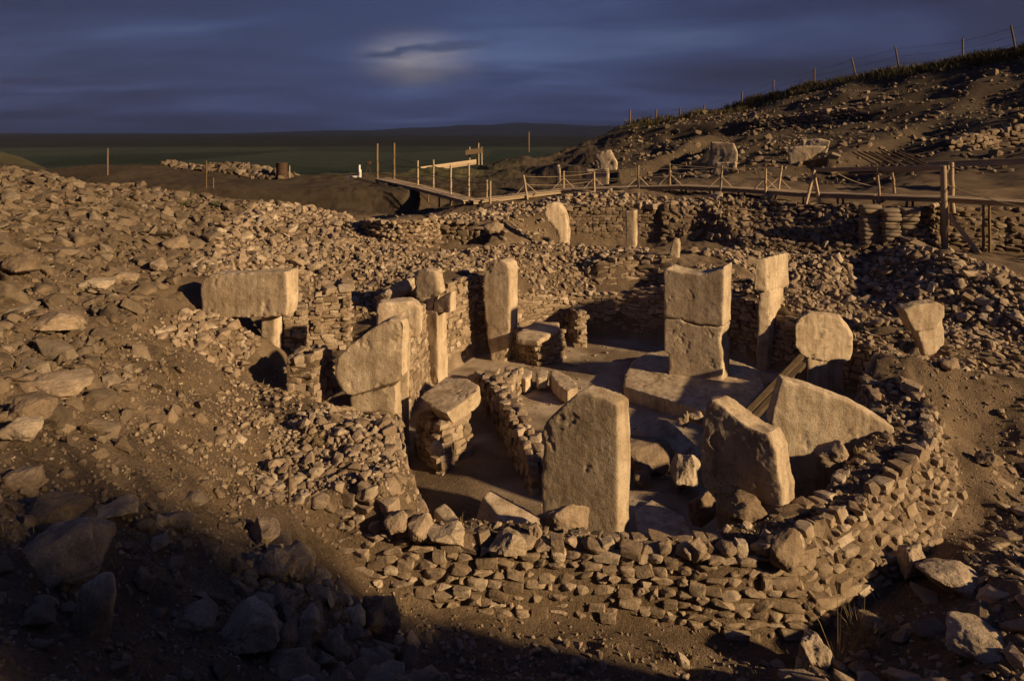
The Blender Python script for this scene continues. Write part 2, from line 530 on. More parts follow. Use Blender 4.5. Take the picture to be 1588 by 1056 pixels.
# soil bank right
lines.append(([W(1352, 552, 14.9), W(1405, 548, 14.8), W(1480, 566, 14.6), W(1588, 604, 14.2), (15, 13.6, 1.0)], False))
lines.append(([(8.6, 13.7, 1.05), G(1510, 690, .5), G(1588, 735, .3), (13.5, 12.2, .3)], False))
# right rubble crest beyond the trough
lines.append(([G(1340, 440, 1.5), G(1405, 385, 2.7), G(1450, 395, 2.6), G(1500, 422, 2.3), G(1588, 482, 1.6), (17.5, 18, 1.6)], False))
lines.append(([(11.0, 20.4, 1.0), (12.4, 19.6, 1.15), (13.8, 18.2, 1.0)], False))
# terrace under the walkway: foot and top
lines.append(([(6.25, 28.2, 2.0), (7.6, 27.8, 2.1), W(1160, 385, 26.2), W(1250, 398, 25.4), W(1340, 400, 24.8), W(1425, 372, 24.4), (15.7, 24.9, 2.3), (18, 24.6, 2.3), (22.5, 23.4, 2.5)], False))
lines.append(([(6.35, 28.6, 3.4), (8.0, 28.7, 3.55), W(1160, 308, 29.2), W(1250, 318, 27.7), W(1340, 322, 26.3), W(1425, 325, 25.2), (16.3, 26.3, 3.75), (19.5, 26.0, 3.8), (24, 25, 3.9)], False))
# back slope crest
lines.append(([(-2.9, 20.6, 2.45), (-2.0, 22.6, 2.5), G(760, 387, 2.55), G(850, 378, 2.6), G(960, 382, 2.5), G(1030, 390, 2.4)], False))
lines.append(([(-2.6, 24.1, 2.4), (-.4, 24.9, 2.3), (.6, 25.6, 2.1), (2.4, 26.0, 1.95), (4.6, 26.2, 1.9), (6.6, 25.2, 1.9)], False))
# upper back wall ledge
lines.append(([(2.9, 22.5, 1.42), (4.2, 22.55, 1.45), (5.1, 22.1, 1.6)], False))
lines.append(([(2.85, 22.85, 2.2), (4.25, 22.9, 2.35), (5.3, 22.55, 2.38)], False))
# far wall behind the second enclosure
FAR_BASE = [(1.9, 28.6, 1.95), (3.3, 28.6, 1.9), (4.7, 28.6, 1.9), (6.0, 28.4, 1.95)]
FAR_TOP = [(1.9, 28.85, 3.3), (3.3, 28.9, 3.45), (4.7, 28.9, 3.5), (6.1, 28.7, 3.4)]
lines.append((FAR_BASE, False)); lines.append((FAR_TOP, False))
# dark trench behind the bastion
lines.append(([(-2.9, 25.1, 1.9), (-1.3, 25.2, 1.8), (-.9, 26.1, 1.8), (-2.9, 26.2, 1.9)], True))
lines.append(([(-3.2, 24.7, 2.6), (-1.0, 24.85, 2.5), (-.72, 26.25, 3.0), (-3.2, 26.45, 3.1)], True))
# long dark section left of the walkway
lines.append(([(-24, 34.5, 3.2), (-14, 32.5, 2.9), (-8.5, 31, 2.5), (-5.6, 31, 2.4)], False))
lines.append(([(-24, 37.3, 2.6), (-14, 36.8, 2.35), (-6.4, 36.6, 2.3)], False))
lines.append(([(-24, 37.9, 3.8), (-14, 37.3, 3.65), (-6.1, 37.1, 3.55), (-4.4, 42.5, 3.4)], False))
lines.append(([(-5.0, 36.6, 2.4), (-3.2, 41, 2.5), (1.5, 40, 2.6)], False))
# cuts on the hillside
for top_, dz in (([W(962, 262, 47), W(1030, 238, 51), W(1100, 206, 58)], 1.3), ([W(1290, 252, 40), W(1350, 222, 44), W(1420, 196, 50), W(1500, 158, 56)], 1.2),
                 ([W(1160, 188, 66), W(1240, 178, 64), W(1340, 168, 61)], 1.6), ([W(1470, 222, 42), W(1540, 206, 43), W(1600, 196, 43)], 1.6)):
    lines.append((top_, False))
    lines.append(([(x - .25, y - .7, z - dz) for x, y, z in top_], False))
pts = [
    # interior floor
    (3.5, 16, 0), (1.2, 13, 0), (6, 15, 0), (3, 12, 0), (1, 17, 0), (5, 19, 0), (0, 15, 0.02), (-1.2, 16.5, 0.1), (3, 19.5, 0), (7, 17, 0),
    (-.8, 12.0, .12), (-.9, 13.5, .15),
    # foreground, left
    G(0, 1056, 3.8), G(0, 900, 3.6), G(0, 750, 3.5), G(0, 620, 3.5), G(0, 500, 3.65), G(100, 980, 3.45), G(100, 800, 3.2), G(100, 680, 3.2), G(110, 560, 3.3),
    G(200, 1056, 3.15), G(200, 900, 2.95), G(200, 760, 2.8), G(200, 640, 2.8), G(210, 540, 2.85),
    G(300, 1056, 2.7), G(300, 900, 2.5), G(290, 760, 2.4), G(290, 660, 2.3), G(280, 560, 2.55), G(250, 450, 3.0), G(300, 438, 3.05),
    G(400, 1056, 2.25), G(400, 930, 2.05), G(345, 800, 2.0), G(345, 720, 1.95), G(340, 640, 1.95), G(385, 840, 1.85),
    G(500, 1056, 1.8), G(500, 960, 1.65), G(440, 870, 1.75), G(600, 1056, .85), G(600, 990, .6), G(680, 1056, .4), G(690, 980, .2),
    # passage between the rings
    G(400, 720, 1.45), G(400, 650, 1.35), G(425, 600, 1.15), G(460, 790, 1.35), G(480, 860, 1.0), G(545, 930, .6), G(470, 680, 1.5), W(318, 497, 14.9), W(358, 502, 14.9), W(393, 512, 14.9), W(398, 545, 14.6), W(395, 590, 13.9), W(340, 560, 13.7), W(310, 470, 15.6), W(412, 585, 14.6),
    G(490, 560, 1.2), G(570, 520, 1.35), G(600, 490, 1.6), G(520, 520, 1.25),
    # bank between passage and enclosure
    G(590, 740, 1.6), G(620, 700, 1.45), G(560, 670, 1.6), G(600, 660, 1.0), G(500, 640, 1.55), G(640, 720, 1.3),
    # left mound
    G(0, 440, 3.9), G(0, 350, 4.35), G(0, 265, 5.1), G(100, 420, 3.65), G(100, 340, 4.2), G(150, 288, 4.6), G(200, 400, 3.4), G(200, 330, 4.05),
    G(300, 400, 3.1), G(290, 345, 3.6), G(300, 302, 4.15), G(380, 405, 3.0), G(380, 350, 3.45), G(370, 310, 3.95), G(440, 318, 3.65), G(450, 400, 2.75), G(450, 350, 3.3),
    G(540, 338, 3.25), G(540, 380, 2.85), G(600, 345, 3.2), G(640, 420, 2.35), G(550, 425, 2.4), G(470, 430, 2.45), G(600, 440, 2.2), G(680, 400, 2.5),
    (-22, 30, 4.3), (-14, 30, 3.6), (-8, 29, 2.9), (-5, 29, 2.7), (-3, 28.5, 3.0), (-.5, 28.5, 3.1), (-30, 18, 6.2), (-16, 9, 5.2), (-9, 5, 4.6),
    # front trench and lower right
    G(800, 1056, .06), G(1000, 1056, .08), G(1200, 1056, .0), G(1400, 1056, .35), G(1588, 1056, .95), G(1400, 935, .12), G(1500, 930, .45), G(1588, 920, .8),
    G(1520, 810, .3), G(1588, 790, .35), (11.5, 9, .7), (9.4, 7.6, .9),
    # back: ground between
    W(735, 330, 31), W(800, 322, 30.5), W(860, 312, 30.8), W(960, 303, 31.2), W(735, 314, 33), W(870, 300, 34), W(1060, 292, 32.6), W(1250, 306, 29.6), (17.5, 27.6, 3.9),
    (2.2, 23.2, 1.95), (1.0, 22.8, 2.1), (.2, 22.3, 2.25), (11.4, 23.9, 2.2), (10.05, 21.9, 1.3), (8.3, 24.5, 2.2),
    # hill foot, pits and crest
    W(870, 285, 37), W(935, 288, 38), W(1000, 285, 37), W(1060, 281, 36), W(1130, 280, 36), W(1250, 288, 33), W(1400, 292, 30), W(1588, 292, 29),
    W(900, 262, 50), W(1000, 238, 54), W(1090, 232, 50), W(1150, 205, 60), W(1200, 245, 44), W(1250, 250, 42), W(1340, 218, 48), W(1450, 240, 38), W(1588, 225, 36), W(1480, 180, 52),
    W(840, 243, 72), W(905, 214, 76), W(975, 194, 80), W(1150, 164, 80), W(1260, 132, 78), W(1400, 108, 72), W(1500, 94, 68), W(1588, 72, 64), W(1900, 5, 58),
    (15, 110, 4), (45, 110, 9), (85, 100, 16), (95, 60, 30), (62, 40, 17), (83, 34, 22), (56, 20, 8), (58, 2, 5), (32, 24, 4.4), (40, 5, 4.0), (25, 14, 2.6),
    # plateau and drop to the plain
    (-30, 44, 4.0), (-18, 41.5, 3.75), (-21.5, 44.4, 4.5), (-17.5, 44, 4.6), (-15, 43.6, 4.4), (-14, 43.2, 3.8), (-17, 47, 3.6), W(655, 269, 57), W(740, 255, 71), W(765, 264, 60), W(700, 273, 52), (-6, 43.5, 3.5), (-40, 52, 5.2), (2, 50, 3.0), (9, 60, 3.2), (-70, 45, 5.0), (-70, 90, -12), (-30, 62, -2), (-10, 60, -3), (4, 75, -1), (0, 110, -12), (-30, 130, -16), (100, 130, 8), (-70, 130, -18), (20, 130, -4),
    # the mound under the photographer and behind, plus an unseen heap added for shade
    (0, 0, 4.85), (-2, 1.2, 4.75), (0, 2.2, 4.2), (1.4, 3.5, 3.0), (3.1, 3.4, 3.2), (0.4, 4.6, 2.5), (2.2, 5.2, 1.7), (4.6, 5.2, 1.6), (-5, 0, 5.2), (3.0, 2.2, 4.7), (4.4, 3.6, 3.6), (5.6, 4.9, 1.9), (6.2, 6.2, .9), (3.8, 1.6, 5.3), (5.0, 2.6, 4.8), (6.2, 3.45, 4.0), (7.2, 4.83, 3.2), (7.45, 5.3, 2.6), (7.95, 6.0, .9), (8.3, 6.6, .8), (9.5, 4.2, 1.6), (8.6, 1.8, 3.2), (5.5, 0, 5.0), (12, 3.5, 1.6),
    (14, -1, 3.2), (5.0, -4, 5.8), (0, -14, 6.5), (-30, -14, 8), (25, -14, 6.0), (-70, -14, 10), (100, -14, 8), (-70, 20, 8), (100, 30, 24),
]
def tin():
    v2, zs, edges = [], [], []
    for P_, closed in lines:
        s = len(v2)
        for p in P_:
            v2.append(Vector((p[0], p[1]))); zs.append(p[2])
        n = len(P_)
        edges += [(s + i, s + i + 1) for i in range(n - 1)]
        if closed: edges.append((s + n - 1, s))
    for p in pts:
        v2.append(Vector((p[0], p[1]))); zs.append(p[2])
    ov, oe, of, orig, _, _ = delaunay_2d_cdt(v2, edges, [], 0, 1e-4)
    zo = []
    for i, src in enumerate(orig):
        if src: zo.append(zs[src[0]])
        else: zo.append(None)
    # crossings of break lines: take the nearest known height
    for i, z in enumerate(zo):
        if z is None:
            d = [((ov[i] - v2[k]).length, zs[k]) for k in range(len(v2))]
            d.sort(); ds = d[:3]
            w = [1 / (a + 1e-3) for a, b in ds]
            zo[i] = sum(a * b[1] for a, b in zip(w, ds)) / sum(w)
            print('crossing at', ov[i], zo[i])
    return np.array([(v.x, v.y) for v in ov]), np.array(zo), of
TV, TZ, TF = tin()

def axis(segs):
    out = [segs[0][0]]
    for a, b, d0, d1 in segs:
        x = a
        L_ = b - a
        n = max(1, int(round(2 * L_ / (d0 + d1))))
        st = np.linspace(d0, d1, n); st *= L_ / st.sum()
        for s in st:
            x += s; out.append(x)
    return np.array(out)
GX = axis([(-69, -22, 2.2, .5), (-22, -9, .4, .085), (-9, 9.5, .06, .06), (9.5, 20, .08, .3), (20, 99, .4, 1.6)])
GY = axis([(-13.5, 3, 1.0, .08), (3, 15, .055, .055), (15, 24, .06, .085), (24, 40, .09, .25), (40, 84, .3, .5), (84, 129, .7, 3)])
def raster():
    Z = np.full((len(GY), len(GX)), np.nan)
    for f in TF:
        a, b, c = TV[f[0]], TV[f[1]], TV[f[2]]
        x0, x1 = min(a[0], b[0], c[0]), max(a[0], b[0], c[0])
        y0, y1 = min(a[1], b[1], c[1]), max(a[1], b[1], c[1])
        i0, i1 = np.searchsorted(GX, [x0 - 1e-6, x1 + 1e-6])
        j0, j1 = np.searchsorted(GY, [y0 - 1e-6, y1 + 1e-6])
        if i1 <= i0 or j1 <= j0: continue
        X, Y = np.meshgrid(GX[i0:i1], GY[j0:j1])
        d = (b[1] - c[1]) * (a[0] - c[0]) + (c[0] - b[0]) * (a[1] - c[1])
        if abs(d) < 1e-9: continue
        l1 = ((b[1] - c[1]) * (X - c[0]) + (c[0] - b[0]) * (Y - c[1])) / d
        l2 = ((c[1] - a[1]) * (X - c[0]) + (a[0] - c[0]) * (Y - c[1])) / d
        l3 = 1 - l1 - l2
        ins = (l1 >= -1e-6) & (l2 >= -1e-6) & (l3 >= -1e-6)
        Zt = l1 * TZ[f[0]] + l2 * TZ[f[1]] + l3 * TZ[f[2]]
        sub = Z[j0:j1, i0:i1]
        sub[ins] = Zt[ins]
    return np.nan_to_num(Z, nan=3.0)
HB = raster()
def in_poly(x, y, poly):
    x = np.asarray(x); y = np.asarray(y)
    r = np.zeros(x.shape, dtype=bool)
    n = len(poly)
    for i in range(n):
        x1, y1 = poly[i][0], poly[i][1]; x2, y2 = poly[(i + 1) % n][0], poly[(i + 1) % n][1]
        c = ((y1 > y) != (y2 > y)) & (x < (x2 - x1) * (y - y1) / (y2 - y1 + 1e-12) + x1)
        r ^= c
    return r
XX, YY = np.meshgrid(GX, GY)
def smooth(Z, n):
    for _ in range(n):
        Z = np.pad(Z, 1, mode='edge')
        Z = (Z[:-2, 1:-1] + Z[2:, 1:-1] + Z[1:-1, :-2] + Z[1:-1, 2:] + 2 * Z[1:-1, 1:-1]) / 6
    return Z
FLOOR = in_poly(XX, YY, RING).astype(float)
FLOOR *= np.clip((YY - 11.8 + 0.6 * XX) / 1.2, 0, 1)        # the near left corner is bare earth
FLOOR *= np.clip(.62 + 1.1 * fbm(np.stack([XX.ravel(), YY.ravel(), np.full(XX.size, 4.)], 1) * .9, 4, .6).reshape(XX.shape), .15, 1)
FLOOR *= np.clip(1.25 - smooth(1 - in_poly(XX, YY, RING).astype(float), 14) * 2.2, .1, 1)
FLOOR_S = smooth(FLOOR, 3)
fl = in_poly(XX, YY, RING).astype(float)
near = smooth(1 - fl, 3)
HB = smooth(HB, 2)
p3 = np.stack([XX.ravel(), YY.ravel(), np.zeros(XX.size)], 1)
far_amp = np.clip((YY - 20) / 40, 0, 1)
rel = (fbm(p3 * 0.9, 3).reshape(XX.shape) * 0.085 + fbm(p3 * 3.1 + 9, 4).reshape(XX.shape) * 0.05 + fbm(p3 * 11 + 3, 3, 0.6).reshape(XX.shape) * 0.014)
rel2 = fbm(p3 * 0.25 + 31, 4).reshape(XX.shape) * 0.5
heap = np.clip((XX - .95 * YY - 1.2) / 1.5, 0, 1) * np.clip((9 - YY) / 2, 0, 1) * np.clip((YY + 4) / 3, 0, 1)  # roughness for the unseen heap that is added to shade the foreground
gul = np.clip((-4.2 - XX) / 1.5, 0, 1) * np.clip((17 - YY) / 2, 0, 1)
rel = rel + gul * fbm(p3 * np.array([2.6, .9, 1.]) + 77, 4, .55).reshape(XX.shape) * .11
rel3 = fbm(p3 * 1.3 + 57, 4, .6).reshape(XX.shape) * 0.42
# the faces of the front wall stay even
wd_ = np.full(XX.shape, 9.0)
jj = (GY > 7.5) & (GY < 15)
xs_, ys_ = XX[jj], YY[jj]
for P_ in (FRONT_TOP, FRONT_BASE):
    for a_, b_ in zip(P_[:-1], P_[1:]):
        ax, ay, bx_, by_ = a_[0], a_[1], b_[0], b_[1]
        u_ = np.clip(((xs_ - ax) * (bx_ - ax) + (ys_ - ay) * (by_ - ay)) / ((bx_ - ax) ** 2 + (by_ - ay) ** 2), 0, 1)
        wd_[jj] = np.minimum(wd_[jj], np.hypot(xs_ - ax - u_ * (bx_ - ax), ys_ - ay - u_ * (by_ - ay)))
rel = rel * np.clip(wd_ / .45, .12, 1)
HT = HB + rel * (0.15 + 0.85 * near) + rel2 * far_amp + rel3 * heap
def hz(x, y):
    i = min(max(np.searchsorted(GX, x) - 1, 0), len(GX) - 2)
    j = min(max(np.searchsorted(GY, y) - 1, 0), len(GY) - 2)
    u = min(max((x - GX[i]) / (GX[i + 1] - GX[i]), 0), 1); v = min(max((y - GY[j]) / (GY[j + 1] - GY[j]), 0), 1)
    return (HT[j, i] * (1 - u) + HT[j, i + 1] * u) * (1 - v) + (HT[j + 1, i] * (1 - u) + HT[j + 1, i + 1] * u) * v
def hza(x, y):
    x = np.asarray(x, float); y = np.asarray(y, float)
    i = np.clip(np.searchsorted(GX, x) - 1, 0, len(GX) - 2); j = np.clip(np.searchsorted(GY, y) - 1, 0, len(GY) - 2)
    u = np.clip((x - GX[i]) / (GX[i + 1] - GX[i]), 0, 1); v = np.clip((y - GY[j]) / (GY[j + 1] - GY[j]), 0, 1)
    return (HT[j, i] * (1 - u) + HT[j, i + 1] * u) * (1 - v) + (HT[j + 1, i] * (1 - u) + HT[j + 1, i + 1] * u) * v
def hit(px, py):                     # where the line of sight through a pixel meets the ground
    Y = np.concatenate([np.arange(2.5, 30, 0.03), np.arange(30, 120, 0.15)])
    x = (px - CX) * Y / F; z = CH - (py - HZ) * Y / F
    h = hza(x, Y)
    k = np.argmax(z < h)
    if not (z < h).any(): k = len(Y) - 1
    return (x[k], Y[k], h[k])
def build_ground():
    nx, ny = len(GX), len(GY)
    v = np.stack([XX.ravel(), YY.ravel(), HT.ravel()], 1)
    idx = np.arange(nx * ny).reshape(ny, nx)
    f = np.stack([idx[:-1, :-1].ravel(), idx[:-1, 1:].ravel(), idx[1:, 1:].ravel(), idx[1:, :-1].ravel()], 1)
    me = mesh_np('ground', v, f, True)
    a = me.attributes.new('floor', 'FLOAT', 'POINT'); a.data.foreach_set('value', FLOOR_S.ravel().astype(np.float32))
    gr = np.clip((YY - 46) / 8, 0, 1) * np.clip(1 - (XX + 6) / 8, 0, 1)
    crest = np.clip((YY - 74) / 6, 0, 1)
    gr = np.maximum(gr, crest)
    a = me.attributes.new('grass', 'FLOAT', 'POINT'); a.data.foreach_set('value', gr.ravel().astype(np.float32))
    tp = np.maximum(np.clip((YY - 33) / 2.5, 0, 1) * np.clip((4 - XX) / 3, 0, 1), np.clip((YY - 36 + .25 * XX) / 4, 0, 1) * np.where(XX > 0, .85, 1))  # dark section soil; over the hillside, shade put into the soil colour
    a = me.attributes.new('topsoil_shade', 'FLOAT', 'POINT'); a.data.foreach_set('value', tp.ravel().astype(np.float32))
    o = link('ground', me, M['soil'])
    tag(o, 'brown excavated earth of the dig with pale beaten floor', None, None, 'structure')
    return o
ground = build_ground()

# far plain with low hills on the skyline
def build_plain():
    ys = np.concatenate([np.linspace(60, 600, 12), np.geomspace(700, 60000, 60)])
    us = np.linspace(-1.3, 1.3, 120)
    U, Y = np.meshgrid(us, ys)
    X = U * (Y + 120)
    p = np.stack([X.ravel() * 0.00022, Y.ravel() * 0.00016, np.zeros(X.size)], 1)
    n = fbm(p, 5).reshape(X.shape)
    Z = -58 + 10 * n * np.clip(Y / 5000, 0, 1)
    band = np.exp(-((Y - 26000) / 6000) ** 2)
    side = np.clip((X / Y + 0.42) / 0.3, 0, 1)
    Z += band * (np.clip(.75 + .6 * n, 0, 2) * 360 * side + 10)
    Z -= (Y / 60000) ** 2 * 40
    nx, ny = len(us), len(ys)
    idx = np.arange(nx * ny).reshape(ny, nx)
    f = np.stack([idx[:-1, :-1].ravel(), idx[:-1, 1:].ravel(), idx[1:, 1:].ravel(), idx[1:, :-1].ravel()], 1)
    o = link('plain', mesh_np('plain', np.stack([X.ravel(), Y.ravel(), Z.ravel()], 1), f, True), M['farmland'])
    tag(o, 'dark farmland plain stretching to low hills', None, None, 'structure')
build_plain()

# ------------------------------------------------------------------ stone shapes
def hull_stone(n, sq, flat, seed, bevel=0.0, detail=0, blocky=0.0):
    r = random.Random(seed)
    bm = bmesh.new()
    if blocky:
        P_ = []
        for sx in (-1, 1):
            for sy in (-1, 1):
                for sz in (-1, 1):
                    k = lambda: 1 - r.random() * blocky
                    P_.append((sx * k() * .5, sy * k() * .5, sz * k() * .5))
        for _ in range(n):
            P_.append(tuple((r.random() - .5) * 1.0 for _ in range(3)))
    else:
        P_ = []
        for _ in range(n):
            v = Vector((r.gauss(0, 1), r.gauss(0, 1), r.gauss(0, 1))).normalized()
            m = max(abs(v.x), abs(v.y), abs(v.z))
            v = v * ((1 - sq) + sq / m) * .5 * (0.82 + 0.25 * r.random())
            P_.append((v.x, v.y, v.z * flat))
    for q in P_: bm.verts.new(q)
    g = bmesh.ops.convex_hull(bm, input=bm.verts)
    bmesh.ops.delete(bm, geom=[v for v in bm.verts if not v.link_faces], context='VERTS')
    bmesh.ops.dissolve_limit(bm, angle_limit=R(9), verts=bm.verts, edges=bm.edges)
    if bevel:
        bmesh.ops.bevel(bm, geom=list(bm.edges), offset=bevel, segments=2, profile=0.6, affect='EDGES', clamp_overlap=True)
    bmesh.ops.triangulate(bm, faces=bm.faces)
    for _ in range(detail):
        bmesh.ops.subdivide_edges(bm, edges=[e for e in bm.edges if e.calc_length() > (0.09 if detail < 3 else 0.035)], cuts=1, use_grid_fill=True)
        bmesh.ops.triangulate(bm, faces=bm.faces)
    # fit to unit box
    co = np.array([v.co[:] for v in bm.verts])
    lo, hi = co.min(0), co.max(0)
    c, s = (lo + hi) / 2, (hi - lo)
    if detail:
        d = fbm((co + seed * 3.7) * 3.5, 4, 0.55) if detail < 3 else fbm((co + seed * 3.7) * 2.6, 6, 0.62) * 0.95
    else:
        d = np.zeros(len(co))
    s[2] = s[2] / max(flat, 1e-3) if not blocky else s[2]
    for v, dd in zip(bm.verts, d):
        q = (Vector(v.co) - Vector(c))
        q = q * (1 + 0.13 * dd) if detail else q
        v.co = (q.x / s[0], q.y / s[1], q.z / s[2])
    return bm
def stone_meshes(prefix, mat, count, **kw):
    out = []
    for i in range(count):
        bm = hull_stone(seed=kw.get('seed0', 0) + i, **{k: v for k, v in kw.items() if k != 'seed0'})
        me = bm_mesh(prefix, bm, True, R(38) if prefix == 'angular' else R(62))
        me.materials.append(mat)
        out.append(me)
    return out
COB = stone_meshes('cobble', M['stone'], 14, n=22, sq=.45, flat=.8, bevel=.07, detail=1, seed0=10)
ANG = stone_meshes('angular', M['stone'], 14, n=13, sq=.55, flat=.75, bevel=.055, detail=1, seed0=60)
BLK = stone_meshes('block', M['stone'], 14, n=6, sq=0, flat=1, bevel=.13, detail=1, blocky=.36, seed0=110)
BLKD = [m.copy() for m in BLK]
COBD = [m.copy() for m in COB]
ANGD = [m.copy() for m in ANG]
DIM_STONES = [m.copy() for m in COB + ANG]
for m_ in DIM_STONES:
    m_.materials.clear(); m_.materials.append(M['stone_dim'])
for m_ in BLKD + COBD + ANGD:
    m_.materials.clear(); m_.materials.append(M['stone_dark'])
LOWV = []
for i in range(16):
    bm = hull_stone(n=(9 if i % 2 else 3), sq=.5, flat=.8, seed=300 + i, blocky=(0 if i % 2 else .45))
    bmesh.ops.triangulate(bm, faces=bm.faces)
    bm.verts.ensure_lookup_table()
    bmesh.ops.recalc_face_normals(bm, faces=bm.faces)
    LOWV.append((np.array([v.co[:] for v in bm.verts]), np.array([[v.index for v in f.verts] for f in bm.faces])))
    bm.free()
MIDV = []
for me in (COB[:6] + ANG[:6] + BLK[:6]):
    v = np.zeros(len(me.vertices) * 3); me.vertices.foreach_get('co', v)
    f = np.zeros(len(me.polygons) * 3, dtype=np.int32); me.polygons.foreach_get('vertices', f)
    MIDV.append((v.reshape(-1, 3), f.reshape(-1, 3)))

def euler_np(rx, ry, rz):
    return np.array(Matrix.Rotation(rz, 3, 'Z') @ Matrix.Rotation(ry, 3, 'Y') @ Matrix.Rotation(rx, 3, 'X'))
def stuff_mesh(name, items, lib):
    """items: (loc, rotation 3x3, scale) joined into one mesh with a per-stone tint."""
    V, Fc, T = [], [], []
    s = 0
    for loc, rot, sc in items:
        v, f = lib[random.randrange(len(lib))]
        q = (v * np.asarray(sc)) @ rot.T + np.asarray(loc)
        V.append(q); Fc.append(f + s); T.append(np.full(len(v), random.random()))
        s += len(v)
    me = mesh_np(name, np.concatenate(V), np.concatenate(Fc), False)
    a = me.attributes.new('tint', 'FLOAT', 'POINT'); a.data.foreach_set('value', np.concatenate(T).astype(np.float32))
    return me
def visible(p, margin=40):
    if p[1] < 1: return False
    x, y = proj(p)
    return -margin < x < 1588 + margin and -margin < y < 1056 + margin

class Stones:
    """collects stones of one thing; the largest become parts, the rest one part of kind stuff."""
    def __init__(s, parent, name='stone', limit=290, min_px=8.5, mat=None):
        s.parent, s.name, s.limit, s.min_px, s.items = parent, name, limit, min_px, []
        s.mat = mat or M['stone']
    def add(s, loc, rot, sc, me):
        s.items.append((tuple(loc), rot, tuple(sc), me))
    def finish(s):
        base = Vector(s.parent.location)
        def px(it):
            Y = max(it[0][1], 1.0)
            a = sorted(it[2])[1:]
            return (a[0] * a[1]) ** .5 * F / Y if visible(it[0]) else 0
        it = sorted(s.items, key=px, reverse=True)
        objs = [i for i in it[:s.limit] if px(i) >= s.min_px]
        rest = it[len(objs):]
        for loc, rot, sc, me in objs:
            o = bpy.data.objects.new(s.name, me)
            col.objects.link(o)
            o.parent = s.parent
            m = Matrix(rot.tolist()).to_4x4() @ Matrix.Diagonal((sc[0], sc[1], sc[2], 1))
            m.translation = Vector(loc) - base
            o.matrix_local = m
        if rest:
            big = [(l, r, c) for l, r, c, me in rest if max(c) * F / max(l[1], 1) > 9 and visible(l)]
            small = [(l, r, c) for l, r, c, me in rest if not (max(c) * F / max(l[1], 1) > 9 and visible(l))]
            ms = []
            if big: ms.append(stuff_mesh('small_stones', big, MIDV))
            if small: ms.append(stuff_mesh('small_stones', small, LOWV))
            if len(ms) == 2:
                bm = bmesh.new(); bm.from_mesh(ms[0]); bm.from_mesh(ms[1]); bm.to_mesh(ms[0]); bm.free()
            o = link('small_stones', ms[0], s.items[0][3].materials[0], s.parent)
            o.location = -base
            tag(o, kind='stuff')
        return len(objs), len(rest)

# ------------------------------------------------------------------ masonry
def lerp3(P_, t):
    L_ = [0]
    for a, b in zip(P_[:-1], P_[1:]):
        L_.append(L_[-1] + math.dist(a, b))
    d = t * L_[-1]
    for i in range(len(P_) - 1):
        if d <= L_[i + 1] or i == len(P_) - 2:
            u = (d - L_[i]) / max(L_[i + 1] - L_[i], 1e-6)
            return tuple(a + (b - a) * u for a, b in zip(P_[i], P_[i + 1])), L_[-1]
def dense(P_, Q_, step=0.1):
    """parallel resample of two polylines with the same number of points"""
    A, B = [], []
    for i in range(len(P_) - 1):
        n = max(1, int(math.dist(P_[i][:2], P_[i + 1][:2]) / step))
        for k in range(n):
            u = k / n
            A.append([P_[i][c] + (P_[i + 1][c] - P_[i][c]) * u for c in range(3)])
            B.append([Q_[i][c] + (Q_[i + 1][c] - Q_[i][c]) * u for c in range(3)])
    A.append(list(P_[-1])); B.append(list(Q_[-1]))
    return np.array(A), np.array(B)
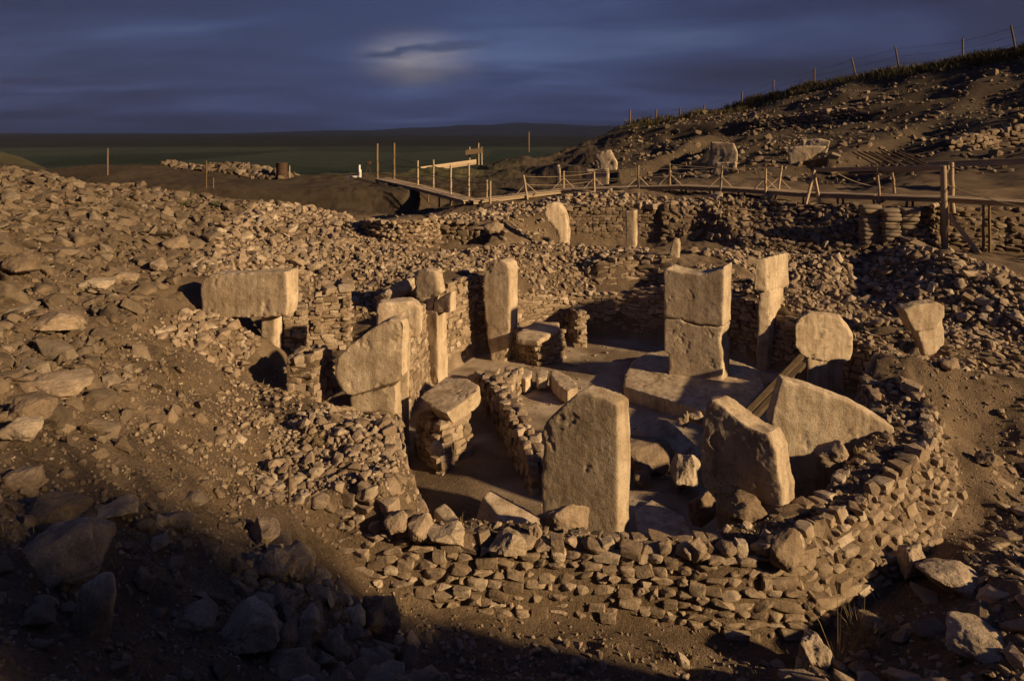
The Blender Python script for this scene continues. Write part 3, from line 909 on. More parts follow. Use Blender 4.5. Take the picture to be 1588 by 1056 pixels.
def masonry(st, base, top, out_side, h=(.1, .17), w=(.14, .30), depth=.22, proud=.03, meshes=None, rough=.25, jitter=1.0, skip=0.0, cap=None):
    """lay rubble courses on the face between two break lines. out_side +1: the face looks to the right of travel."""
    meshes = meshes or BLK
    A, B = dense(base, top)
    S = np.concatenate([[0], np.cumsum(np.linalg.norm(np.diff(A[:, :2], axis=0), axis=1))])
    Lt = S[-1]
    def at(s, t):
        a = np.array([np.interp(s, S, A[:, c]) for c in range(3)]); b = np.array([np.interp(s, S, B[:, c]) for c in range(3)])
        return a + (b - a) * t, b[2] - a[2]
    hmax = (B[:, 2] - A[:, 2]).max()
    z = 0.0
    row = 0
    while z < hmax + .02:
        ch = random.uniform(*h)
        s = -random.random() * .2
        while s < Lt:
            cw = random.uniform(*w) * (1.25 if random.random() < .15 else 1)
            sc = s + cw / 2
            s += cw
            if sc < 0 or sc > Lt or random.random() < skip: continue
            p0, hh = at(sc, 0)
            if z + ch * .4 > hh: continue
            t = (z + ch / 2) / max(hh, .05)
            p, _ = at(sc, min(t, 1.0))
            q1, _ = at(min(sc + .1, Lt), t); q0, _ = at(max(sc - .1, 0), t)
            d = q1 - q0
            ang = math.atan2(d[1], d[0])
            nx, ny = math.sin(ang) * out_side, -math.cos(ang) * out_side
            jz = random.gauss(0, .012) * jitter
            dp = depth * random.uniform(.75, 1.2)
            off = proud + random.gauss(0, .018) * jitter - dp / 2
            loc = (p[0] + nx * off, p[1] + ny * off, p0[2] + z + ch / 2 + jz)
            rot = euler_np(random.gauss(0, .10) * jitter, random.gauss(0, .11) * jitter, ang + random.gauss(0, .12) * jitter)
            k = random.uniform(1.0, 1.2)
            hh_ = ch * random.uniform(.85, 1.1) * (random.uniform(.6, .8) if random.random() < rough * .5 else 1)
            st.add(loc, rot, (cw * k, dp, hh_ * 1.12), random.choice(meshes))
        z += ch * .97
        row += 1
    if cap:                                  # uneven stones along the top
        s = 0
        while s < Lt:
            cw = random.uniform(*cap[0]); s += cw * random.uniform(.9, 1.3)
            if s > Lt: break
            p, hh = at(s, 1.0)
            q1, _ = at(min(s + .1, Lt), 1); q0, _ = at(max(s - .1, 0), 1)
            d = q1 - q0; ang = math.atan2(d[1], d[0])
            nx, ny = math.sin(ang) * out_side, -math.cos(ang) * out_side
            off = -random.uniform(.02, .12)
            chh = random.uniform(*cap[1])
            st.add((p[0] + nx * off, p[1] + ny * off, p[2] + chh * .22), euler_np(random.gauss(0, .15), random.gauss(0, .15), ang + random.gauss(0, .4)),
                   (cw, random.uniform(.8, 1.1) * cw, chh), random.choice(COB + BLK))

def scatter(st, poly, n, smin, smax, power=2.2, flat=(.45, .9), meshes=None, sink=.36, tilt=.35, elong=(.6, 1.0), keep=None, sep=.72):
    """throw stones on the ground inside a polygon (x, y); large ones first, kept apart."""
    meshes = meshes or (COB + ANG)
    xs = [p[0] for p in poly]; ys = [p[1] for p in poly]
    u = rng.random(n)
    size = smin * (1 - u * (1 - (smin / smax) ** power)) ** (-1 / power)
    size = np.sort(size)[::-1]
    cell, grid = smax, {}
    placed = 0
    for s in size:
        for _ in range(6):
            x = random.uniform(min(xs), max(xs)); y = random.uniform(min(ys), max(ys))
            if not in_poly(np.array([x]), np.array([y]), poly)[0]: continue
            if keep is not None and not keep(x, y, s): continue
            ci, cj = int(x // cell), int(y // cell)
            ok = True
            for a in (-1, 0, 1):
                for b in (-1, 0, 1):
                    for (qx, qy, qs) in grid.get((ci + a, cj + b), ()):
                        if (qx - x) ** 2 + (qy - y) ** 2 < ((qs + s) * .5 * sep) ** 2: ok = False; break
                    if not ok: break
                if not ok: break
            if not ok: continue
            grid.setdefault((ci, cj), []).append((x, y, s))
            fl_ = random.uniform(*flat)
            e = random.uniform(*elong)
            d = .06
            z = hz(x, y)
            gx_ = (hz(x + d, y) - hz(x - d, y)) / (2 * d); gy_ = (hz(x, y + d) - hz(x, y - d)) / (2 * d)
            nrm = Vector((-gx_ * .6, -gy_ * .6, 1)).normalized()
            al = Vector((0, 0, 1)).rotation_difference(nrm).to_matrix()
            rot = np.array(al) @ euler_np(random.gauss(0, tilt), random.gauss(0, tilt), random.random() * 6.283)
            hh = s * fl_
            st.add((x, y, z + hh * (.5 - sink)), rot, (s, s * e, hh), random.choice(meshes))
            placed += 1
            break
    return placed
def polyhit(*pp):
    return [hit(*p) for p in pp]

#@@OBJECTS
# ------------------------------------------------------------------ carved stone: slabs, pillars, blocks
def remesh(v, f, voxel, amp, seed, smooth_sh=True):
    bm = bmesh.new()
    vs_ = [bm.verts.new(q) for q in v]
    for q in f: bm.faces.new([vs_[i] for i in q])
    bmesh.ops.triangulate(bm, faces=[q for q in bm.faces if len(q.verts) > 4])
    bmesh.ops.recalc_face_normals(bm, faces=bm.faces)
    me = bpy.data.meshes.new('raw'); bm.to_mesh(me); bm.free()
    o = bpy.data.objects.new('raw', me); col.objects.link(o)
    md = o.modifiers.new('r', 'REMESH'); md.mode = 'VOXEL'; md.voxel_size = voxel; md.adaptivity = 0
    dg = bpy.context.evaluated_depsgraph_get()
    me2 = bpy.data.meshes.new_from_object(o.evaluated_get(dg))
    bpy.data.objects.remove(o); bpy.data.meshes.remove(me)
    n = len(me2.vertices)
    co = np.zeros(n * 3); me2.vertices.foreach_get('co', co); co = co.reshape(-1, 3)
    no = np.zeros(n * 3); me2.vertices.foreach_get('normal', no); no = no.reshape(-1, 3)
    d = fbm(co * 1.5 + seed, 3) * amp * 1.2 + fbm(co * 11 + seed, 3, .6) * amp * .22
    # edges worn and broken unevenly: smoothing that is strong only in patches
    ne = len(me2.edges)
    ed = np.zeros(ne * 2, dtype=np.int32); me2.edges.foreach_get('vertices', ed); ed = ed.reshape(-1, 2)
    deg = np.bincount(ed.ravel(), minlength=n).astype(float)
    wgt = np.clip(fbm(co * 4.5 + seed * 1.7, 3, .6) * 1.3 + .1, 0, .92)[:, None]
    wgt = np.maximum(wgt, .12)
    for _ in range(int(.34 / voxel)):
        acc = np.zeros_like(co)
        for c_ in range(3):
            acc[:, c_] = np.bincount(ed[:, 0], co[ed[:, 1], c_], n) + np.bincount(ed[:, 1], co[ed[:, 0], c_], n)
        co = co + (acc / deg[:, None] - co) * wgt
    # shallow spalls
    d = d - np.clip(fbm(co * 2.8 + seed * 3.1, 4, .6) - .55, 0, .35) * amp * 4.0
    co = co + no * (d - amp * .4)[:, None]
    me2.vertices.foreach_set('co', co.ravel())
    me2.polygons.foreach_set('use_smooth', np.full(len(me2.polygons), True))
    me2.update()
    return me2
_seed = [3]
def slab_mesh(outline, px0, Y0, yaw, thick, phi=None, voxel=.03, amp=.012, lean=0.0):
    """a standing slab whose front outline is given in photo pixels, on a vertical plane at distance Y0 turned by yaw"""
    th = R(yaw); ph = th if phi is None else R(phi)
    n = (-math.sin(th), -math.cos(th))
    p0 = ((px0 - CX) * Y0 / F, Y0)
    k = n[0] * p0[0] + n[1] * p0[1]
    V = []
    for px, py in outline:
        a = (px - CX) / F
        Y = k / (n[0] * a + n[1])
        V.append((a * Y, Y, CH - (py - HZ) * Y / F))
    zmin = min(q[2] for q in V)
    e = (math.sin(ph) * thick, math.cos(ph) * thick)
    Bk = [(x + e[0], y + e[1], z + lean * thick) for x, y, z in V]
    m = len(V)
    f = [tuple(range(m)), tuple(range(2 * m - 1, m - 1, -1))] + [(i, (i + 1) % m, m + (i + 1) % m, m + i) for i in range(m)]
    _seed[0] += 5
    return remesh(V + Bk, f, voxel, amp, _seed[0])
def prism_mesh(top, thick, voxel=.03, amp=.015, skew=(0, 0), shrink=0.0):
    """a lying slab: top corners in world coordinates, going down by thick"""
    c = np.mean(np.array(top), axis=0)
    Bk = [(x + skew[0] + (c[0] - x) * shrink, y + skew[1] + (c[1] - y) * shrink, z - thick) for x, y, z in top]
    m = len(top)
    f = [tuple(range(m)), tuple(range(2 * m - 1, m - 1, -1))] + [(i, (i + 1) % m, m + (i + 1) % m, m + i) for i in range(m)]
    _seed[0] += 5
    return remesh(list(top) + Bk, f, voxel, amp, _seed[0])
def place(o_me, name, label, cat, mat=None, group=None):
    """one-mesh thing; origin moved to its base"""
    co = np.zeros(len(o_me.vertices) * 3); o_me.vertices.foreach_get('co', co); co = co.reshape(-1, 3)
    b = np.array([(co[:, 0].min() + co[:, 0].max()) / 2, (co[:, 1].min() + co[:, 1].max()) / 2, co[:, 2].min()])
    o_me.vertices.foreach_set('co', (co - b).ravel()); o_me.update()
    o = link(name, o_me, mat or M['pillar'])
    o.location = b
    return tag(o, label, cat, group)
def pillar(label, parts, cat='pillar', name='stone_pillar', group=None):
    """parts: (part name, mesh)"""
    if len(parts) == 1: return place(parts[0][1], name, label, cat, group=group)
    co = []
    for _, me in parts:
        c = np.zeros(len(me.vertices) * 3); me.vertices.foreach_get('co', c); co.append(c.reshape(-1, 3))
    a = np.concatenate(co)
    t = thing(name, label, cat, ((a[:, 0].min() + a[:, 0].max()) / 2, (a[:, 1].min() + a[:, 1].max()) / 2, a[:, 2].min()), group)
    for pn, me in parts:
        child(pn, me, M['pillar'], t)
    return t

# central pillar on its pedestal
ped = [G(967, 598, .36), G(1030, 617, .36), G(1096, 636, .36), G(1150, 640, .36), G(1186, 600, .36), G(1180, 572, .36), G(1120, 552, .36), G(1050, 540, .36), G(1003, 546, .36), G(980, 560, .36), G(968, 580, .36)]
place(prism_mesh(ped, .42, .035, .012), 'pedestal', 'low pale stone pedestal carrying the tall central pillar', 'pedestal')
pillar('tall broad central pillar with broken top standing on the pedestal', [
    ('upper_piece', slab_mesh([(1028, 417), (1034, 416), (1046, 421), (1062, 424), (1090, 425), (1106, 421), (1116, 417), (1123, 413), (1122, 470), (1121, 507), (1110, 506), (1098, 504), (1084, 506), (1070, 502), (1059, 498), (1056, 493), (1044, 494), (1029, 493), (1029, 460)], 1078, 17.4, 18, .48, 42, .02, .008, lean=.12)),
    ('lower_piece', slab_mesh([(1029, 493.6), (1044, 494.6), (1055.5, 493.8), (1058.5, 498.8), (1070, 502.8), (1084, 506.7), (1098, 504.7), (1110, 506.7), (1121, 507.7), (1118, 516), (1115, 525), (1117, 538), (1120, 545), (1119, 605), (1036, 605), (1036, 548), (1030, 546), (1029, 520)], 1078, 17.4, 18, .48, 42, .02, .008, lean=.12))])
# ring pillars, left to right
pillar('wide T-shaped pillar on the left, its broad head over a narrow shaft', [
    ('head', slab_mesh([(309, 447), (313, 434), (324, 427), (380, 423), (446, 421), (447, 470), (444, 491), (402, 494), (327, 495), (311, 484)], 380, 15.3, 8, .5, 12, .03, .014)),
    ('shaft', slab_mesh([(404, 488), (427, 487), (427, 620), (404, 620)], 415, 15.42, 8, .32, 12, .03, .008))])
pillar('rounded leaning T-pillar head cracked across, beside the narrow T-pillar', [
    ('head', slab_mesh([(518, 585), (518, 568), (522, 556), (536, 540), (570, 513), (591, 500), (604, 495), (622, 497), (626, 505), (624, 585), (611, 594), (580, 603), (547, 613), (536, 612), (524, 599)], 570, 13.5, 5, .36, 14, .024, .014)),
    ('shaft', slab_mesh([(541, 616), (580, 606), (613, 596), (616, 690), (545, 690)], 580, 13.56, 5, .30, 14, .024, .009))])
pillar('narrow T-pillar with blocky head standing behind the rounded cracked one', [
    ('head', slab_mesh([(583, 476), (587, 469), (638, 467), (650, 474), (655, 488), (654, 517), (648, 527), (640, 526), (583, 524)], 620, 14.35, -8, .42, None, .026, .014)),
    ('shaft', slab_mesh([(604, 520), (637, 520), (634, 600), (635, 700), (602, 700)], 620, 14.2, -8, .34, None, .026, .010))])
pillar('slender pillar with split dark head in front of the inner ring wall', [
    ('shaft', slab_mesh([(653, 480), (678, 482), (680, 606), (660, 606)], 667, 17.9, 26, .5, None, .03, .010)),
    ('head', slab_mesh([(642, 425), (648, 420), (660, 418), (676, 421), (679, 440), (684, 455), (674, 462), (670, 484), (652, 487), (644, 466)], 665, 18.0, 18, .4, None, .03, .016)),
    ('head_fragment', slab_mesh([(672, 468), (690, 456), (700, 452), (698, 486), (672, 486)], 685, 17.75, 26, .34, None, .03, .012))])
pillar('tall rounded upright pillar next to the slab-topped stone pier', [
    ('shaft', slab_mesh([(749, 416), (757, 406), (775, 403), (787, 409), (790, 420), (790, 470), (789, 510), (787, 545), (782, 572), (764, 572), (757, 535), (751, 495), (748, 450)], 770, 19.7, 14, .55, 30, .032, .014))])
pillar('T-pillar with square bright head and long shaft right of the central pillar', [
    ('head', slab_mesh([(1170, 403), (1188, 399), (1189, 450), (1186, 455), (1176, 454), (1169, 449)], 1180, 18.9, 4, 1.25, 50, .032, .014)),
    ('shaft', slab_mesh([(1174, 450), (1195, 450), (1194, 500), (1192, 540), (1190, 585), (1176, 585), (1171, 550), (1173, 500)], 1183, 19.0, 4, .75, 50, .032, .016))])
pillar('round-headed orange-lit pillar by the leaning timbers', [
    ('head', slab_mesh([(1232, 503), (1240, 493), (1253, 486), (1277, 488), (1301, 493), (1314, 510), (1323, 523), (1322, 548), (1317, 563), (1306, 567), (1250, 556), (1238, 547), (1232, 533)], 1280, 16.6, -10, .42, 27, .03, .02)),
    ('shaft', slab_mesh([(1250, 545), (1308, 550), (1310, 650), (1252, 650)], 1280, 16.65, -10, .34, 27, .03, .012))])
place(slab_mesh([(1212, 588), (1260, 601), (1320, 624), (1360, 646), (1386, 663), (1392, 690), (1350, 740), (1290, 790), (1226, 790), (1214, 715), (1194, 655), (1202, 620)], 1280, 12.25, 3, .36, 10, .026, .013), 'stone_slab', 'big slanting pillar slab sunk sideways into the right wall', 'pillar')
place(slab_mesh([(1094, 624), (1104, 620), (1120, 629), (1142, 648), (1165, 664), (1190, 672), (1203, 700), (1206, 730), (1214, 770), (1212, 830), (1110, 830), (1107, 775), (1084, 748), (1084, 700), (1089, 655)], 1150, 10.55, 27, .42, 50, .022, .02), 'stone_slab', 'dark broken pillar stump leaning in front of the slanting slab', 'pillar')
place(slab_mesh([(897, 606), (922, 613), (945, 621), (957, 629), (958, 700), (958, 870), (846, 870), (839, 790), (838, 735), (841, 700), (840, 662), (855, 645), (880, 622)], 900, 10.75, 18, .34, 46, .022, .011, lean=.1), 'stone_slab', 'big upright pillar slab with narrow grey edge standing nearest the front', 'pillar')
# pillars further back
place(slab_mesh([(842, 324), (847, 315), (858, 313), (867, 316), (876, 330), (881, 347), (880, 385), (866, 385), (863, 360), (853, 350), (845, 338)], 862, 26.3, -10, .5, 20, .05, .022), 'stone_pillar', 'rounded boulder-like pillar left in the rear enclosure', 'pillar')
place(slab_mesh([(969, 328), (984, 326), (984, 392), (971, 392)], 977, 26.6, 14, .32, 38, .045, .010), 'stone_pillar', 'small squared pillar casting a shadow in the rear enclosure', 'pillar')
place(slab_mesh([(1036, 430), (1036, 395), (1039, 382), (1044, 371), (1050, 370), (1052, 378), (1051, 430)], 1045, 22.7, 10, .22, 40, .03, .012), 'standing_stone', 'slim pointed stone showing above the central pillar', 'stone')
pillar('tilted T-pillar half buried in the rubble at far right', [
    ('head', slab_mesh([(1402, 480), (1419, 473), (1455, 468), (1466, 474), (1466, 491), (1447, 512), (1420, 516), (1413, 506)], 1435, 17.4, -12, .35, None, .03, .015)),
    ('shaft', slab_mesh([(1421, 510), (1463, 494), (1469, 570), (1440, 570)], 1445, 17.47, -12, .28, None, .03, .012))])
# pillars on the hillside
def hill_pillar(outline, px0, Y0, yaw, thick, label, phi=None, amp=.03):
    place(slab_mesh(outline, px0, Y0, 22 + yaw, thick, math.degrees(math.atan2(px0 - CX, F)), .08, amp), 'stone_pillar', label, 'pillar')
hill_pillar([(907, 263), (944, 262), (946, 275), (944, 300), (910, 300)], 925, 37.6, 4, .7, 'squat square pillar behind the left part of the walkway')
hill_pillar([(921, 240), (934, 235), (948, 232), (953, 243), (959, 253), (957, 266), (930, 266), (928, 251), (921, 247)], 940, 39.5, -6, .8, 'leaning rounded pillar head above the squat square pillar')
hill_pillar([(860, 256), (868, 255), (871, 268), (870, 292), (861, 292)], 865, 37.5, 8, .4, 'thin upright slab standing left of the squat square pillar')
hill_pillar([(1102, 220), (1139, 222), (1145, 238), (1143, 262), (1098, 262)], 1120, 41.5, 2, .9, 'broad upright pillar in the dark pit on the hillside')
hill_pillar([(1110, 252), (1143, 251), (1144, 284), (1103, 284), (1104, 266)], 1125, 38.5, 2, .7, 'lower trapezoid pillar in front of the broad hillside pillar')
hill_pillar([(1221, 229), (1250, 226), (1285, 227), (1262, 243), (1236, 256), (1226, 268), (1222, 250)], 1250, 41, -5, .8, 'low broad slab catching light in the hillside pit')
hill_pillar([(1242, 217), (1270, 215), (1288, 219), (1282, 240), (1242, 240)], 1262, 44, 0, .8, 'flat-topped slab behind the low broad slab')

# broken slab with relief on its masonry pier, left of the front pillar
tp = [G(650, 614, 1.22), G(668, 599, 1.26), G(691, 583, 1.30), G(725, 586, 1.34), G(745, 597, 1.34), G(741, 606, 1.32), G(716, 626, 1.27), G(692, 641, 1.22), G(668, 632, 1.20)]
place(prism_mesh(tp, .36, .022, .016, (.12, .12), .18), 'broken_slab', 'broken slab lying flat on rubble masonry left of the front pillar', 'slab')
# slab on the stone pier in the back
tp = [G(800, 516, .98), G(829, 497, 1.02), G(868, 499, 1.02), G(868, 508, 1.0), G(834, 529, .96), G(802, 525, .96)]
place(prism_mesh(tp, .17, .03, .010), 'capping_slab', 'smooth slab lying on the square masonry pier at the back', 'slab')
# bench stones along the inner ring
def bench(cor, z, thick, label):
    place(prism_mesh([G(a, b, z) for a, b in cor], thick, .028, .014), 'bench_stone', label, 'bench stone')
bench([(727, 590), (757, 566), (777, 568), (770, 581), (748, 598), (735, 600)], .42, .36, 'long bench stone beside the broken flat slab')
bench([(781, 571), (790, 564), (826, 573), (824, 582), (815, 589), (795, 580)], .40, .38, 'bench stone below the tall rounded pillar')
bench([(830, 575), (838, 570), (851, 574), (849, 585), (832, 586)], .40, .34, 'small square bench stone in the middle of the bench row')
bench([(851, 578), (860, 572), (880, 580), (895, 592), (896, 600), (880, 606), (862, 594)], .42, .34, 'rough long bench stone nearest the upright front slab')
# fallen squared beam in the left corner of the enclosure
tp = [G(748, 768, .62), G(761, 757, .64), G(790, 772, .55), G(842, 800, .40), G(845, 830, .34), G(805, 838, .36)]
place(prism_mesh(tp, .55, .024, .010, (-.18, -.02)), 'fallen_block', 'long squared block lying tilted in the left corner of the enclosure', 'block')
tp = [G(672, 790, .30), G(690, 778, .32), G(745, 830, .30), G(730, 850, .30)]
place(prism_mesh(tp, .3, .03, .012), 'fallen_block', 'low bench edge slab against the front wall inside', 'block')
# blocks heaped between the front pillars
place(prism_mesh([G(984, 660, .62), G(1003, 646, .74), G(1037, 648, .76), G(1078, 686, .46), G(1058, 704, .42), G(1012, 676, .50)], .42, .022, .014, (-.08, -.10)), 'fallen_block', 'tilted squared block heaped behind the rough boulder in the centre', 'block')

place(prism_mesh([G(984, 790, .07), G(1010, 772, .08), G(1062, 800, .07), G(1078, 836, .06), G(1030, 850, .06), G(990, 830, .07)], .14, .02, .008), 'floor_slab', 'flat cracked slab lying on the floor behind the front wall', 'slab')
place(prism_mesh([G(1040, 690, .36), G(1066, 676, .40), G(1092, 700, .34), G(1074, 722, .28)], .34, .022, .016, (-.05, -.08)), 'fallen_block', 'small squared block wedged beside the dark pillar stump', 'block')
# ------------------------------------------------------------------ single boulders
BOULD = []
for i in range(8):
    bm = hull_stone(n=16, sq=.4, flat=.85, seed=700 + i, bevel=.07, detail=4)
    me = bm_mesh('boulder', bm, True, R(50)); me.materials.append(M['stone'])
    BOULD.append(me)
def boulder(px, py, w, h, z, label, i, rz=0.0, tilt=(0, 0), d=.8, name='boulder', cat='boulder', mat=None, drop=.12):
    """px, py: centre of the foot in the photo; w, h in photo pixels; z: height of the ground there"""
    x, y, _ = hit(px, py) if z is None else G(px, py, z)
    sw, sh = w * y / F, h * y / F
    y2 = y + sw * d * .45
    me = BOULD[i]
    if mat: me = me.copy(); me.materials.clear(); me.materials.append(mat)
    o = link(name, me)
    g = hz(x, y2) if z is None else z
    o.location = (x, y2, g + sh * (.5 - drop))
    o.scale = (sw, sw * d, sh)
    o.rotation_euler = (tilt[0], tilt[1], rz)
    return tag(o, label, cat)
boulder(70, 905, 132, 98, None, 'largest pale angular boulder low on the left edge', 0, .3, (.1, -.1))
boulder(50, 815, 110, 50, None, 'long half-buried boulder behind the largest left boulder', 1, .2)
boulder(165, 812, 70, 34, None, 'tan boulder touching the back of the largest left boulder', 2, .9)
boulder(372, 1022, 98, 92, None, 'rounded pitted boulder at the bottom left centre', 3, .5)
boulder(290, 985, 70, 45, None, 'low stone left of the rounded pitted boulder', 4, .4)
boulder(430, 1020, 50, 60, None, 'angular stone wedged right of the rounded pitted boulder', 5, 1.0)
boulder(586, 1000, 66, 76, None, 'upright rough boulder in front of the wall foot', 6, .2)
boulder(475, 985, 44, 44, None, 'dark stone between the pitted and the upright boulder', 7, 1.9)
boulder(405, 850, 60, 52, None, 'rough grey boulder beside the survey stake', 2, 2.2)
boulder(455, 905, 70, 62, None, 'pale boulder heaped on the bank left of the wall', 6, 1.2)
boulder(420, 905, 50, 52, None, 'brown boulder leaning on the bank stones', 5, 2.7)
boulder(265, 818, 52, 36, None, 'pale wedge stone alone on the bare earth', 5, .1)
boulder(238, 856, 34, 22, None, 'small round stone on bare earth near the largest boulder', 1, 1.1)
boulder(20, 760, 62, 44, None, 'dark split slab at the left edge', 7, .4)
boulder(18, 690, 60, 40, None, 'flat tan slab half out at the left edge', 4, .2)
boulder(20, 660, 80, 52, None, 'reddish flat boulder on the left edge below the rubble', 1, .5)
boulder(60, 620, 110, 40, None, 'long low grey boulder at the left edge', 4, .1)
boulder(68, 520, 80, 40, None, 'round-backed boulder in the left rubble', 3, .6)
boulder(15, 430, 62, 42, None, 'smooth rounded boulder where the rubble meets the left edge', 3, 2.0)
boulder(265, 388, 38, 26, None, 'pale angular block on the rubble mound', 0, .8)
boulder(140, 455, 52, 22, None, 'flat pale slab on the left rubble mound', 4, .0)
boulder(185, 440, 42, 22, None, 'pale slab on the rim of the earth slope', 4, .4)
boulder(240, 425, 32, 22, None, 'squared stone on the rim of the earth slope', 0, 2.1)
# boulders in and on the enclosure walls
boulder(788, 872, 60, 46, .78, 'big round boulder on top of the front wall', 3, .4)
boulder(875, 842, 78, 64, .55, 'upright pale fragment before the front upright slab', 5, .2, d=.6)
boulder(832, 845, 26, 34, .85, 'pointed stone on the front wall beside the round boulder', 6, .9)
boulder(690, 862, 62, 44, .82, 'large lumpy stone on the front wall top', 2, .3)
boulder(650, 840, 46, 38, .95, 'squared block on the left end of the front wall', 0, 1.3)
boulder(612, 828, 36, 38, 1.05, 'reddish squared block at the left end of the front wall', 0, .2)
boulder(1010, 738, 78, 62, .05, 'rough boulder with ragged end among the fallen blocks', 0, .4, (.1, .25))
boulder(1066, 772, 54, 74, .05, 'dark rounded boulder between the front pillars', 3, .9)
boulder(1092, 818, 44, 62, .1, 'upright wedge stone before the dark pillar stump', 5, .3, d=.7)
boulder(998, 752, 28, 22, .1, 'small block under the ragged boulder', 0, .4)
boulder(1062, 662, 24, 26, .45, 'pale split stone on top of the fallen blocks', 5, 1.0)
boulder(1082, 662, 24, 24, .45, 'pale rounded stone on top of the fallen blocks', 2, .2)
boulder(1162, 820, 72, 46, .80, 'broad flat boulder at the foot of the dark stump', 4, .5)
boulder(1225, 885, 62, 62, .80, 'pale square-faced boulder in the corner of the front wall', 0, .7)
boulder(1300, 728, 62, 40, 1.0, 'angular slab leaning on the slanting pillar slab', 5, .9)
boulder(675, 712, 26, 32, .75, 'round pale stone on the bank under the broken slab', 3, .2)
boulder(610, 468, 66, 32, 2.0, 'dark leaning slab behind the narrow T-pillar', 5, .4, (0, -.35), d=.5)
boulder(505, 608, 44, 36, None, 'pale stone at the foot of the little dark wall', 0, 1.7)
boulder(1545, 1020, 110, 36, None, 'largest flat pale slab at the bottom right', 4, .9)
boulder(1490, 925, 90, 40, None, 'long flat slab on the lower right slope', 4, 2.6)
boulder(1420, 900, 44, 60, None, 'elongated pale stone fallen from the right wall corner', 7, .4)
boulder(1275, 1040, 60, 64, None, 'rough boulder at the bottom under the right wall', 6, 1.0)
boulder(1540, 735, 40, 26, None, 'rounded stone below the soil bank', 3, .4)
boulder(1478, 582, 28, 22, None, 'lone stone on the crest of the soil bank', 0, .3)
boulder(1360, 985, 44, 30, None, 'flat stone beside the dry plant', 4, 1.4)
boulder(763, 362, 26, 24, 3.0, 'pale cube of stone by the rear trench', 0, .3)
boulder(715, 850, 20, 20, .3, 'small stone in the left corner of the enclosure floor', 1, .3)
# slab standing like a post at lower left
place(slab_mesh([(122, 905), (140, 905), (150, 922), (150, 945), (140, 990), (128, 1030), (112, 1075), (76, 1075), (92, 1010), (112, 930)], 115, 4.5, 8, .16, 30, .012, .008), 'standing_stone', 'narrow post-like stone slab standing at the lower left', 'stone', M['pillar'])

# ------------------------------------------------------------------ walls
def wall(label, name='stone_wall', cat='wall', at=(0, 0, 0), **kw):
    t = thing(name, label, cat, at)
    return t, Stones(t, **kw)
rep = {}
# front wall
t, s = wall('rough fieldstone wall curving along the front of the enclosure', at=(2, 9.2, 0))
masonry(s, FRONT_BASE, FRONT_TOP, 1, h=(.085, .16), w=(.13, .32), depth=.30, proud=.07, meshes=BLK + COB + COB, jitter=.85, skip=.02, cap=((.16, .34), (.14, .26)))
rep['front'] = s.finish()
def ring_part(i0, i1, hmul=1.0):
    b, tp = [], []
    for i in range(i0, i1 + 1):
        x, y, z = RING[i]
        b.append((x, y, 0.0)); tp.append((RTOP[i][0], RTOP[i][1], z * hmul))
    return b, tp
# inner ring wall, left
t, s = wall('inner ring wall of small stones behind the slender and the rounded pillar', at=(-2, 18.5, 0))
masonry(s, *ring_part(3, 5), 1, h=(.09, .16), w=(.14, .30), depth=.22, proud=.035, jitter=.9)
masonry(s, *ring_part(5, 6), 1, h=(.09, .16), w=(.14, .30), depth=.22, proud=.035, jitter=.9)
rep['left'] = s.finish()
t, s = wall('low neat ring wall at the back of the pale floor', at=(2.5, 21.9, 0))
masonry(s, *ring_part(6, 8), 1, h=(.07, .13), w=(.16, .38), depth=.22, proud=.03, jitter=.6, cap=((.15, .3), (.1, .16)))
masonry(s, *ring_part(8, 9), 1, h=(.07, .13), w=(.16, .38), depth=.22, proud=.03, jitter=.6)
rep['back'] = s.finish()
t, s = wall('upper stepped-back wall above the low ring wall', at=(4, 22.7, 1.4))
masonry(s, [(2.9, 22.5, 1.42), (4.2, 22.55, 1.45), (5.1, 22.1, 1.6)], [(2.85, 22.85, 2.2), (4.25, 22.9, 2.35), (5.3, 22.55, 2.38)], 1, h=(.08, .15), w=(.16, .42), depth=.25, proud=.04, cap=((.15, .3), (.12, .2)))
rep['upper'] = s.finish()
t, s = wall('shadowed ring wall between the central pillar and the right pillars', at=(7, 19, 0))
masonry(s, *ring_part(9, 12), 1, h=(.08, .17), w=(.14, .34), depth=.24, proud=.04, jitter=1.2)
rep['right'] = s.finish()
t, s = wall('inner face of the front right wall beside the slanting slab', at=(6, 12, 0))
masonry(s, *ring_part(12, 15), 1, h=(.10, .2), w=(.15, .32), depth=.24, proud=.04, jitter=1.3)
rep['right2'] = s.finish()
t, s = wall('inner face of the front wall inside the enclosure', at=(1, 10, 0))
masonry(s, *ring_part(15, 18), 1, h=(.10, .2), w=(.15, .32), depth=.24, proud=.03, jitter=1.3)
rep['front_in'] = s.finish()
t, s = wall('left inner bank wall of stones under the rounded T-pillar', at=(-2, 12.5, 0))
masonry(s, *ring_part(0, 3), 1, h=(.10, .2), w=(.14, .3), depth=.24, proud=.03, jitter=1.5)
rep['left_in'] = s.finish()
t, s = wall('far shaded wall of the rear enclosure below the walkway', at=(4.7, 28.7, 1.9))
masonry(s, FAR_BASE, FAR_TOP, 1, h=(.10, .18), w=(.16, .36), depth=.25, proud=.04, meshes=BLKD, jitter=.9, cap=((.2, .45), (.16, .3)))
rep['far'] = s.finish()
t, s = wall('rough dark stone face of the trench beside the rubble bastion', at=(-2, 26, 1.9))
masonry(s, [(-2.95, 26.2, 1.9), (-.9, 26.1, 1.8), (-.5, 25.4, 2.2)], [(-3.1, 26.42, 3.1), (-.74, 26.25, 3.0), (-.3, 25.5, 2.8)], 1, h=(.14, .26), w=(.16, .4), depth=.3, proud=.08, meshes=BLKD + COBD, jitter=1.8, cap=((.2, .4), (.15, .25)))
rep['trench'] = s.finish()
